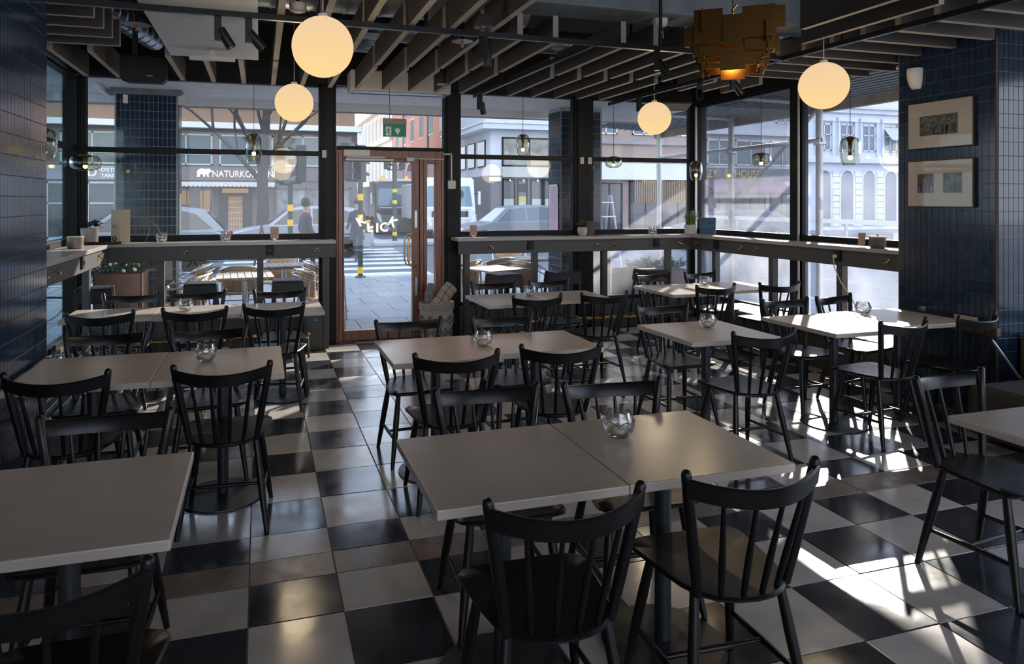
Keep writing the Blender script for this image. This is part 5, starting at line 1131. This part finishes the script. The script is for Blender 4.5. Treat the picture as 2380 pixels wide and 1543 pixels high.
t = thing('signal_button', 'yellow and brown push button box on the crossing pole by the kerb', 'button box', (2.20, 14.68, .95)); MB().box(-.055, .055, -.04, .04, 0, .24).build('box', mat('brown_box', (.10, .06, .05), .5), t, bevel=.01); MB().box(-.03, .03, -.045, -.04, .06, .22).build('yellow_panel', yel, t); MB().box(-.05, .05, -.04, .04, .24, .28).build('cap', yel, t)
t = thing('street_lamp', 'round hanging street lamp over the side street', 'lamp', (6.9, 33.0, 5.9)); MB().lathe([(.32, 0), (.30, .06), (.12, .18), (.10, .45), (.02, .5)], 20).build('shade', M['steel'], t, smooth=40); MB().lathe([(.18, -.16), (.24, 0)], 16).build('glass', mat('lamp_glass', (.5, .56, .6), .3), t, smooth=60)
MB().path([(-2.58, 0, .62), (0, 0, .5), (3.88, 0, .62)], .012, 5).build('span_wire', M['cordblack'], t)
t = thing('white_banner', 'white pennant hanging at the corner of the shop building', 'flag', (4.30, 31.5, 3.9)); b = MB(); b.prism([(-.12, 0), (.40, 0), (.34, .3), (.30, 1.3), (.24, 1.3)], 0, .03, XF(rx=PI/2)); b.build('cloth', M['white_cloth'], t); MB().path([(.3, 0, -.2), (.3, 0, 1.5)], .02, 6).build('rod', M['steel'], t)

# ------------------------------------------------------------------ vehicles
tyre = mat('tyre_rubber', (.015, .015, .016), .8); rim = mat('alloy_rim', (.45, .46, .48), .35, .9); cglass = mat('car_glass', (.035, .05, .065), .05, spec=.9); lampr = mat('red_tail_lamp', (.30, .03, .03), .25)
def wheel(par, x, y, r, s):
    Mx = XF((x, y, r), rx=PI/2*s); o = MB().lathe([(r*.62, -.10), (r*.95, -.10), (r, -.06), (r, .06), (r*.95, .10), (r*.62, .10)], 26, M=Mx).build('wheel', tyre, par, smooth=40); MB().lathe([(r*.62, .07), (r*.60, .09), (r*.15, .075), (.001, .08)], 20, M=Mx).build('rim', rim, o, smooth=40)
    b = MB()
    for k in range(5): b.box(-.025, .025, r*.1, r*.58, .085, .10, Mx @ Matrix.Rotation(2*PI*k/5, 4, 'Z'))
    b.build('spokes', rim, o)
def car(loc, rz, paint, lb_, suv=True):
    """side profile lofted across the width; x is the length, front towards -x"""
    t = thing('car', lb_, 'car', loc, rz); h = 1.62 if suv else 1.45
    body = [(-2.2, .30), (-2.22, .55), (-2.12, .78), (-1.6, .92), (-1.0, 1.0), (1.9, 1.02), (2.18, .98), (2.25, .75), (2.25, .45), (2.15, .28), (1.75, .26), (-1.8, .26)]
    roof = [(-1.02, .99), (-.35, h-.10), (.1, h-.02), (1.0, h), (1.65, h-.08), (2.12, 1.02)]
    def loft(poly, secs):
        b = MB(); n = len(poly); vs = []
        for y, sc, dz in secs: vs += [(x*sc, y, .62+(z-.62)*dz if z < 1.0 else z) for x, z in poly]
        fs = [tuple(range(n))]
        for k in range(len(secs)-1): fs += [(k*n+i, (k+1)*n+i, (k+1)*n+(i+1) % n, k*n+(i+1) % n) for i in range(n)]
        fs.append(tuple((len(secs)-1)*n+i for i in reversed(range(n)))); return b.add(vs, fs)
    loft(body, [(-.90, .965, .86), (-.84, .995, 1), (0, 1, 1), (.84, .995, 1), (.90, .965, .86)]).build('body', paint, t, smooth=35)
    b = MB(); n = len(roof); vs = []
    for y0, y1 in ((-.80, -.62), (.80, .62)):
        pass
    secs = [(-.82, -.60), (.82, .60)]; 
    for s in (-1, 1): vs += [(x, s*(.83-.23*(z-1.0)/(h-1.0)), z) for x, z in roof]
    fs = [tuple(range(n)), tuple(n+i for i in reversed(range(n)))]+[(i, n+i, n+i+1, i+1) for i in range(n-1)]
    b.add(vs, [tuple(reversed(f)) for f in fs]); b.build('cabin', paint, t, smooth=30)
    for s in (-1, 1):
        b = MB()
        for poly in ([(-.82, 1.03), (-.30, h-.16), (.30, h-.10), (.30, 1.05)], [(.36, 1.05), (.36, h-.10), (1.05, h-.08), (1.45, h-.18), (1.85, 1.08)]):
            b.add([(x, s*(.835-.23*(z-1.0)/(h-1.0)), z) for x, z in poly], [tuple(range(len(poly)))])
        b.build('side_window', cglass, t)
        MB().cbox((2.16, s*.70, .92), (.20, .34, .13)).build('tail_lamp', lampr, t, bevel=.03); MB().cbox((-2.12, s*.66, .74), (.16, .36, .12)).build('head_lamp', M['white'], t, bevel=.03)
        MB().cbox((.15, s*.905, .88), (.16, .02, .025)).build('door_handle', paint, t)
        for x in (-1.35, 1.40): wheel(t, x, s*.80, .335, -s)
        b = MB()
        for x in (-1.35, 1.40): b.path([(x+.40*math.cos(PI*k/10), s*.90, .335+.40*math.sin(PI*k/10)) for k in range(11)], .025, 5)
        b.build('wheel_arch', tyre, t)
    MB().add([(2.14, -.60, 1.06), (2.14, .60, 1.06), (1.70, .56, h-.12), (1.70, -.56, h-.12)], [(0, 1, 2, 3)]).build('rear_window', cglass, t); MB().add([(-.98, -.70, 1.03), (-.98, .70, 1.03), (-.40, .58, h-.12), (-.40, -.58, h-.12)], [(3, 2, 1, 0)]).build('windscreen', cglass, t)
    return t
car((-2.95, 18.6, -.12), 0, mat('silver_blue_paint', (.22, .27, .32), .3, .4), 'silver estate car driving left, cut by the tiled pillar outside the left window')
car((1.2, 22.6, -.12), 0, mat('pale_grey_paint', (.30, .32, .35), .35, .3), 'pale car beyond the traffic light at the left window')
car((8.9, 24.0, -.12), .0, mat('white_car_paint', (.16, .17, .19), .35, .2), 'pale car on the road behind the wicker chairs, right of the door', True)
car((16.5, 21.5, -.12), .0, mat('bluish_paint', (.14, .17, .22), .35, .3), 'blue grey car on the road in front of the pub', False)
def lorry(loc, rz, lb_, cabm, lowm_, beacons, ln=7.5):
    t = thing('lorry', lb_, 'truck', loc, rz)          # front towards -y
    b = MB(); b.prism([(-.0, .55), (-.05, 1.3), (.08, 2.0), (.22, 2.75), (.5, 2.85), (2.0, 2.85), (2.0, .55)], -1.22, 1.22, Matrix(((0, 0, 1, 0), (1, 0, 0, 0), (0, 1, 0, 0), (0, 0, 0, 1)))); b.build('cab', cabm, t, bevel=.05)
    MB().add([(-1.08, -.02, 1.52), (1.08, -.02, 1.52), (1.0, .16, 2.45), (-1.0, .16, 2.45)], [(0, 1, 2, 3)], Matrix.Translation((0, -.005, 0))).build('windscreen', mat('sky_blue_windscreen', (.07, .15, .20), .12, spec=.8) if 'sky_blue_windscreen' not in bpy.data.materials else bpy.data.materials['sky_blue_windscreen'], t)
    MB().cbox((0, -.10, .75), (2.45, .25, .55)).build('bumper', lowm_, t, bevel=.06); MB().cbox((0, -.06, 1.18), (1.7, .10, .26)).build('grille', M['black'], t, bevel=.02)
    MB().cbox((0, -.09, 1.42), (2.0, .03, .05)).build('trim_bar', M['white'], t)
    for s in (-1, 1):
        b = MB(); b.prism([(s*1.0, .62), (s*1.15, .95), (s*1.18, 1.15), (s*.98, 1.05), (s*.86, .68)], 0, .06, XF((0, -.20, 0), rx=PI/2)); b.build('head_lamp', M['white'], t)
        MB().cbox((s*1.42, .05, 1.9), (.10, .18, .62)).build('mirror', M['white'], t, bevel=.03); MB().path([(s*1.2, .1, 2.1), (s*1.42, .05, 2.1)], .02, 6).build('mirror_arm', M['black'], t); wheel(t, s*1.05, .95, .50, 1)
    wp = MB().path([(-.55, -.0, 1.58), (-.1, -.02, 1.62)], .015, 5); wp.build('wiper', M['black'], t); MB().lathe([(.22, 0), (.22, .01), (.15, .01), (.15, 0)], 20, M=Matrix.Translation((.45, -.02, 2.08)) @ Matrix.Rotation(-.17, 4, 'X') @ RX).build('steering_ring', M['black'], t)
    if beacons:
        MB().cbox((0, .35, 2.92), (1.9, .20, .10)).build('light_bar', M['white'], t); 
        for s in (-.75, .55): MB().lathe([(.11, 2.95), (.11, 3.06), (.06, 3.12), (.001, 3.13)], 14, (s, .35, 0)).build('beacon', emit('amber_beacon', (1, .42, .05), 1.2) if 'amber_beacon' not in bpy.data.materials else bpy.data.materials['amber_beacon'], t, smooth=50)
    MB().box(-1.2, 1.2, 2.15, ln, .9, 2.6).build('load_body', lowm_ if beacons else cabm, t, bevel=.04); 
    for s in (-1, 1):
        for y in (ln-2.7, ln-1.4) if ln > 6 else (ln-1.0,): wheel(t, s*1.0, y, .50, 1)
lorry((7.05, 36.4, -.12), 0, 'dark lorry with blue windscreen and amber beacons, seen through the door', mat('dark_olive_cab', (.05, .055, .05), .4), mat('dark_grey_bumper', (.09, .095, .10), .5), True)
lorry((8.25, 30.2, -.12), 0, 'white lorry cab beside the red building, right of the door', mat('white_lorry_paint', (.62, .64, .67), .4), mat('pale_bumper', (.50, .52, .55), .5), False, 5.2)

# ------------------------------------------------------------------ terrace: wicker armchairs, slatted tables, planters, bicycle
cane = M['orange_cloth']
def wicker():
    t = thing('wicker_armchair', '', 'chair', group='wicker and aluminium terrace chairs')
    MB().box(-.22, .22, -.20, .22, .42, .455).build('seat', cane, t, bevel=.015)
    b = MB(); N = 12; vs = []
    for i in range(N+1):
        a = PI*(.16+.68*i/N)
        for z in (.46, .62, .80): r = .225+.06*(z-.46)/.34; vs.append((r*math.cos(a), -.02-r*math.sin(a)*.95, z-(.05*(z-.46)/.34)*(1-math.sin(a))))
    fs = [(i*3+j, i*3+j+1, (i+1)*3+j+1, (i+1)*3+j) for i in range(N) for j in range(2)]; b.add(vs, fs); bk_ = b.build('back', cane, t, smooth=60); so = bk_.modifiers.new('thick', 'SOLIDIFY'); so.thickness = .012
    arm = []
    for i in range(19):
        a = PI*(-.16+1.32*i/18); z = .805-.115*(1-max(0, math.sin(max(0, min(PI, a))))); arm.append((.288*math.cos(a) if 0 < a < PI else .288*(1 if a <= 0 else -1), -.02-(.30*math.sin(a) if 0 < a < PI else -.36*math.sin(abs(a if a <= 0 else a-PI))), z if 0 < a < PI else .69-.03))
    MB().path(arm, .012, 8).build('arm_tube', M['alu'], t, smooth=60)
    MB().path([(x, y-.02, z-.07) for x, y, z in arm], .010, 8).build('lower_tube', M['alu'], t, smooth=60)
    b = MB()
    for i in range(16): a = PI*(.1+.8*i/15); b.path([(.232*math.cos(a), -.03-.232*math.sin(a), .46), (.275*math.cos(a), -.03-.275*math.sin(a), .76)], .004, 4)
    tag(b.build('cane_ribs', cane, t), kind='stuff')
    for sx in (-1, 1):
        MB().path([(sx*.285, .11, .69), (sx*.255, .20, .62), (sx*.235, .21, .42), (sx*.245, .24, 0)], .0125, 8).build('front_leg', M['alu'], t, smooth=60); MB().path([(sx*.22, -.20, .68), (sx*.22, -.22, .40), (sx*.235, -.29, 0)], .0125, 8).build('back_leg', M['alu'], t, smooth=60)
    MB().path([(-.235, .20, .30), (.235, .20, .30)], .009, 6).build('front_stretcher', M['alu'], t)
    return t
wk = wicker()
for k, (x, y, r, lb_) in enumerate([(-.86, 8.50, 1.57, 'wicker armchair at the planter, left window terrace'), (-.92, 9.75, 1.5, 'wicker armchair beside the tiled pillar, left window terrace'), (-.25, 9.55, .0, 'wicker armchair behind the slatted table, left window terrace'),
    (.72, 8.75, -1.35, 'wicker armchair nearest the door post, left window terrace'), (.88, 9.75, -1.5, 'second wicker armchair by the door post, farther out'), (.25, 10.6, 2.6, 'wicker armchair turned away at the far slatted table'),
    (2.72, 9.42, .6, 'wicker armchair with patterned back right of the door'), (3.35, 9.75, .3, 'wicker armchair behind the table right of the door'), (3.66, 9.08, -1.0, 'wicker armchair seen sideways behind the bar stool'),
    (4.05, 11.0, 2.8, 'wicker armchair at the far table right of the door'), (4.74, 9.62, 1.4, 'wicker armchair behind the fourth window post')]):
    if k == 0: wk.location = (x, y, 0); wk.rotation_euler.z = r; wk['label'] = lb_
    else: copy_tree(wk, (x, y, 0), r, lb_)
teak = mat('grey_weathered_slats', (.26, .22, .19), .65, var=.3, vscale=5, stretch=(1, 8, 1))
def slat_table(x, y, lb_, rz=0, s=.33):
    t = thing('slatted_table', lb_, 'table', (x, y, 0), rz)
    for k in range(8): MB().box(-s+2*s*k/8+.004, -s+2*s*(k+1)/8-.004, -s, s, .715, .738).build('slat', teak, t)
    MB().box(-s, s, -s+.06, -s+.10, .69, .715).box(-s, s, s-.10, s-.06, .69, .715).build('batten', teak, t); MB().lathe([(.032, .02), (.032, .69)], 14).build('column', M['alu'], t, smooth=40)
    for k in range(4): MB().path([(0, 0, .06), (.30*math.cos(k*PI/2+.78), .30*math.sin(k*PI/2+.78), .015)], .016, 6).build('foot', M['alu'], t)
slat_table(-.18, 8.78, 'slatted table in front of the left window', .05); slat_table(.32, 10.05, 'far slatted table beyond the left window', .1, .30)
slat_table(3.0, 8.72, 'large slatted table right of the door', .35); slat_table(4.0, 10.2, 'slatted table beside the second outdoor pillar', .1)
t = thing('folding_easel', 'brown folding trestle standing on the far terrace table', 'trestle', (.02, 11.4, 0)); 
for s in (-1, 1): MB().path([(s*.22, -.1, 0), (0, .0, 1.25)], .018, 6).path([(s*.22, .2, 0), (0, .0, 1.25)], .018, 6).build('leg', mat('red_brown_wood', (.14, .06, .04), .6) if 'red_brown_wood' not in bpy.data.materials else bpy.data.materials['red_brown_wood'], t)
MB().box(-.28, .28, -.02, .02, .50, .53).build('brace', bpy.data.materials['red_brown_wood'], t)
corten = mat('rusty_planter_steel', (.17, .085, .06), .75, var=.35, vscale=5)
def planter(x0, x1, y0, y1, h, lb_, seed, tall=.35):
    t = thing('steel_planter', lb_, 'planter', ((x0+x1)/2, (y0+y1)/2, 0)); hx, hy = (x1-x0)/2, (y1-y0)/2
    MB().box(-hx, hx, -hy, -hy+.01, 0, h).box(-hx, hx, hy-.01, hy, 0, h).box(-hx, -hx+.01, -hy, hy, 0, h).box(hx-.01, hx, -hy, hy, 0, h).build('box', corten, t); MB().box(-hx+.01, hx-.01, -hy+.01, hy-.01, .02, h-.06).build('soil', bpy.data.materials['soil'], t)
    b = MB(); f = MB(); rnd = random.Random(seed)
    for k in range(9): leafblob(b, (rnd.uniform(-hx, hx)*.8, rnd.uniform(-hy, hy)*.8, h+rnd.uniform(0, .05)), .17, 34, .10, tall/.17*.6, .9, seed+k, .22)
    for k in range(24): f.sphere((rnd.uniform(-hx, hx)*.9, rnd.uniform(-hy, hy)*.9, h+rnd.uniform(.02, .16)), .018, 6, 4)
    tag(b.build('foliage', darkgreen, t), kind='stuff'); f.build('white_blossoms', bpy.data.materials['white_petal'], t)
planter(-1.72, -1.24, 8.22, 8.70, .84, 'rust brown planter with green plants and white flowers outside the left window', 3)
planter(5.12, 6.1, 8.8, 9.4, .62, 'low rust brown planter bench outside the corner window', 9, .15); planter(5.25, 5.75, 10.6, 11.2, .86, 'taller rust brown planter with thin stems outside the corner window', 12, .3)
t = thing('bicycle', 'parked bicycle with silver wheel behind the planter', 'bicycle', (-2.35, 10.6, 0), .35); rub = tyre
for x in (-.52, .52):
    o = MB().path([(x+.34*math.cos(2*PI*k/28), 0, .35+.34*math.sin(2*PI*k/28)) for k in range(28)], .016, 6, close=True).build('wheel', mat('silver_tyre', (.32, .34, .36), .5) if 'silver_tyre' not in bpy.data.materials else bpy.data.materials['silver_tyre'], t, smooth=60); b = MB()
    for k in range(18): a = 2*PI*k/18; b.path([(x, .012*(-1)**k, .35), (x+.33*math.cos(a), 0, .35+.33*math.sin(a))], .0025, 4)
    b.build('spokes', M['alu'], o)
MB().path([(-.52, 0, .35), (-.15, 0, .85), (.30, 0, .85), (0, 0, .30), (-.15, 0, .85)], .018, 6).path([(.30, 0, .85), (.38, 0, .72), (.52, 0, .35)], .018, 6).path([(-.52, 0, .35), (0, 0, .30)], .014, 6).build('frame', M['black'], t, smooth=50)
MB().cbox((-.18, 0, .95), (.26, .14, .06)).path([(-.15, 0, .85), (-.18, 0, .93)], .014, 6).build('saddle', M['black'], t, bevel=.02); MB().path([(.28, -.26, 1.0), (.34, -.1, 1.02), (.34, .1, 1.02), (.28, .26, 1.0)], .012, 6).path([(.34, 0, 1.02), (.31, 0, .85)], .014, 6).build('handlebar', M['alu'], t)
t = thing('pavement_board', 'folded dark A-board seen through the door sidelight', 'sign board', (3.25, 11.2, 0), .5)
for s in (-1, 1): MB().box(-.3, .3, -.01, .01, .02, .95, XF((0, s*.16, 0), rx=s*.16)).build('panel', mat('grey_board', (.30, .30, .31), .6) if 'grey_board' not in bpy.data.materials else bpy.data.materials['grey_board'], t)
MB().box(-.32, .32, -.04, .04, .92, .97).build('top_bar', M['black'], t)

# ------------------------------------------------------------------ scaffold canopy and guard rail on the right pavement
t = thing('scaffold_canopy', 'scaffold with corrugated roof over the right pavement', 'scaffold'); tube = mat('scaffold_tube', (.46, .46, .45), .45, .4); cor = mat('corrugated_sheet', (.20, .22, .23), .55, .4)
for k in range(12):
    x = 5.82+.116*k
    for dz, x0, x1 in ((0, x, x+.058), (.03, x+.058, x+.116)): MB().box(x0, x1, 1.5, 11.5, 3.0-.006*k+dz, 3.045-.006*k+dz).build('roof_sheet', cor, t)
MB().box(7.16, 7.25, 1.5, 11.5, 2.82, 3.0).build('roof_edge_plank', mat('weathered_plank', (.30, .25, .20), .8, var=.3), t)
for y in (5.2, 7.38, 9.16, 11.2): MB().path([(7.08, y, -.02), (7.08, y, 2.95)], .045, 10).build('upright', tube, t, smooth=50)
for z, y0, y1 in ((2.44, 7.3, 9.16), (2.44, 9.16, 11.2)): MB().path([(7.08, y0, z), (7.08, y1, z)], .032, 8).build('ledger', tube, t, smooth=50)
for y in (5.2, 7.38, 9.16): MB().path([(5.85, y, 2.94), (7.08, y, 2.92)], .03, 8).build('transom_tube', tube, t, smooth=50)
MB().path([(7.14, 7.42, 2.9), (7.14, 9.2, 1.55)], .028, 8).build('diagonal_brace', tube, t, smooth=50)
for y in (7.38, 9.16):
    MB().cbox((7.08, y, 2.42), (.12, .12, .10)).build('coupler', M['steel'], t, bevel=.02); MB().lathe([(.09, -.028), (.09, -.015), (.02, 0)], 12, (7.08, y, 0)).build('base_plate', M['steel'], t)
t = thing('guard_rail', 'white barrier plank rail along the right street', 'barrier', (10.2, 0, 0))
MB().box(-.02, .02, -6, 14.4, 1.22, 1.30).box(-.03, .03, 2, 9, .86, 1.10).build('plank', M['white'], t)
for y in range(-5, 15, 3): MB().path([(0, y, -.12), (0, y, 1.22)], .03, 8).build('post', M['steel'], t)
t = thing('aluminium_stepladder', 'aluminium step ladder standing outside the dusty corner window', 'ladder', (6.35, 11.9, 0), .3)
for s in (-1, 1): MB().path([(s*.25, -.25, 0), (s*.16, .0, 1.75)], .018, 6).build('side_rail', M['alu'], t); MB().path([(s*.25, .40, 0), (s*.16, .05, 1.75)], .016, 6).build('rear_rail', M['alu'], t)
for k in range(6): z = .25+.27*k; f = z/1.75; MB().box(-.25+.09*f, .25-.09*f, -.25+.25*f-.04, -.25+.25*f+.04, z, z+.02).build('tread', M['alu'], t)

# ------------------------------------------------------------------ pedestrians (one continuous skinned body each)
def person(loc, rz, lb_, coat, legs, skin, hairc, bag=None):
    t = thing('person', lb_, 'person', loc, rz)
    V_ = [((0, 0, .93), .15, .11), ((0, 0, 1.15), .16, .115), ((0, 0, 1.36), .19, .12), ((0, 0, 1.47), .09, .085), ((0, .01, 1.54), .055, .055), ((0, .02, 1.62), .075, .088), ((0, .02, 1.73), .068, .082),
          ((-.19, 0, 1.41), .06, .06), ((-.25, -.06, 1.14), .05, .05), ((-.24, .06, .90), .038, .038), ((-.24, .10, .82), .03, .04),
          ((.19, 0, 1.41), .06, .06), ((.25, .02, 1.14), .05, .05), ((.25, .16, .94), .038, .038), ((.25, .21, .88), .03, .04),
          ((-.10, 0, .88), .10, .10), ((-.10, .20, .50), .065, .07), ((-.10, .22, .09), .045, .045), ((-.10, .36, .035), .04, .03),
          ((.10, 0, .88), .10, .10), ((.10, -.08, .48), .065, .07), ((.10, -.34, .14), .045, .045), ((.10, -.24, .03), .04, .03)]
    E_ = [(0, 1), (1, 2), (2, 3), (3, 4), (4, 5), (5, 6), (2, 7), (7, 8), (8, 9), (9, 10), (2, 11), (11, 12), (12, 13), (13, 14), (0, 15), (15, 16), (16, 17), (17, 18), (0, 19), (19, 20), (20, 21), (21, 22)]
    me = bpy.data.meshes.new('body'); me.from_pydata([v[0] for v in V_], E_, []); o = bpy.data.objects.new('body', me); link(o, t)
    sk = o.modifiers.new('skin', 'SKIN'); sk.use_smooth_shade = True; o.modifiers.new('sub', 'SUBSURF').levels = 2
    for i, v in enumerate(V_): me.skin_vertices[0].data[i].radius = (v[1], v[2])
    me.skin_vertices[0].data[0].use_root = True
    dg = bpy.context.evaluated_depsgraph_get(); nm = bpy.data.meshes.new_from_object(o.evaluated_get(dg)); o.modifiers.clear(); o.data = nm
    nm.materials.clear()
    for m_ in (coat, legs, skin): nm.materials.append(m_)
    for p in nm.polygons:
        c = p.center; p.use_smooth = True; p.material_index = 2 if (c.z > 1.5 or (abs(c.x) > .2 and c.z < .92 and c.z > .75)) else (0 if c.z > .72 else 1)
    b = MB(); b.lathe([(.001, 1.845), (.055, 1.835), (.088, 1.79), (.098, 1.72), (.092, 1.66), (.085, 1.64)], 18, (0, -.005, 0)); b.build('hair', hairc, t, smooth=60)
    b = MB(); b.lathe([(.235, .62), (.215, .85), (.19, 1.0), (.195, 1.2), (.20, 1.36), (.13, 1.46), (.075, 1.50)], 18, sy=.68); b.build('coat', coat, t, smooth=60)
    fc = MB(); fc.lathe([(.001, 0), (.010, .012), (.013, .03)], 8, (0, .105, 1.665)).sphere((-.028, .092, 1.70), .009, 8, 6).sphere((.028, .092, 1.70), .009, 8, 6).box(-.022, .022, .088, .098, 1.632, 1.640); fc.build('face', mat('face_dark', (.12, .07, .06), .6) if 'face_dark' not in bpy.data.materials else bpy.data.materials['face_dark'], t)
    for s in (-1, 1):
        h0 = Vector((-.24, .10, .82)) if s < 0 else Vector((.25, .21, .88)); hb = MB()
        for k in range(4): hb.path([h0+Vector((0, -.02+.014*k, -.02)), h0+Vector((.004*s, -.015+.014*k, -.055)), h0+Vector((-.006*s, -.01+.013*k, -.085+.006*abs(k-1.5)))], [.009, .008, .006], 6)
        hb.path([h0+Vector((0, .035, 0)), h0+Vector((-.012*s, .05, -.035))], [.010, .007], 6); hb.build('fingers', skin, t, smooth=60)
    if bag: MB().cbox((-.02, -.16, 1.20), (.28, .14, .42)).build('backpack', bag, t, bevel=.05)
sk_ = mat('skin_tone', (.42, .26, .19), .6); hd_ = mat('dark_hair', (.03, .02, .016), .7)
person((.98, 15.9, -.12), -1.3, 'pedestrian in a dark coat walking past the left window traffic light', mat('charcoal_coat', (.045, .047, .055), .9), mat('dark_trousers', (.03, .032, .04), .9), sk_, hd_)
person((2.75, 20.5, -.12), 2.6, 'pedestrian in a dark jacket with a backpack behind the crossing pole', mat('navy_jacket', (.035, .035, .05), .9), mat('blue_jeans', (.05, .07, .11), .9), sk_, hd_, mat('dark_backpack', (.04, .04, .045), .8))
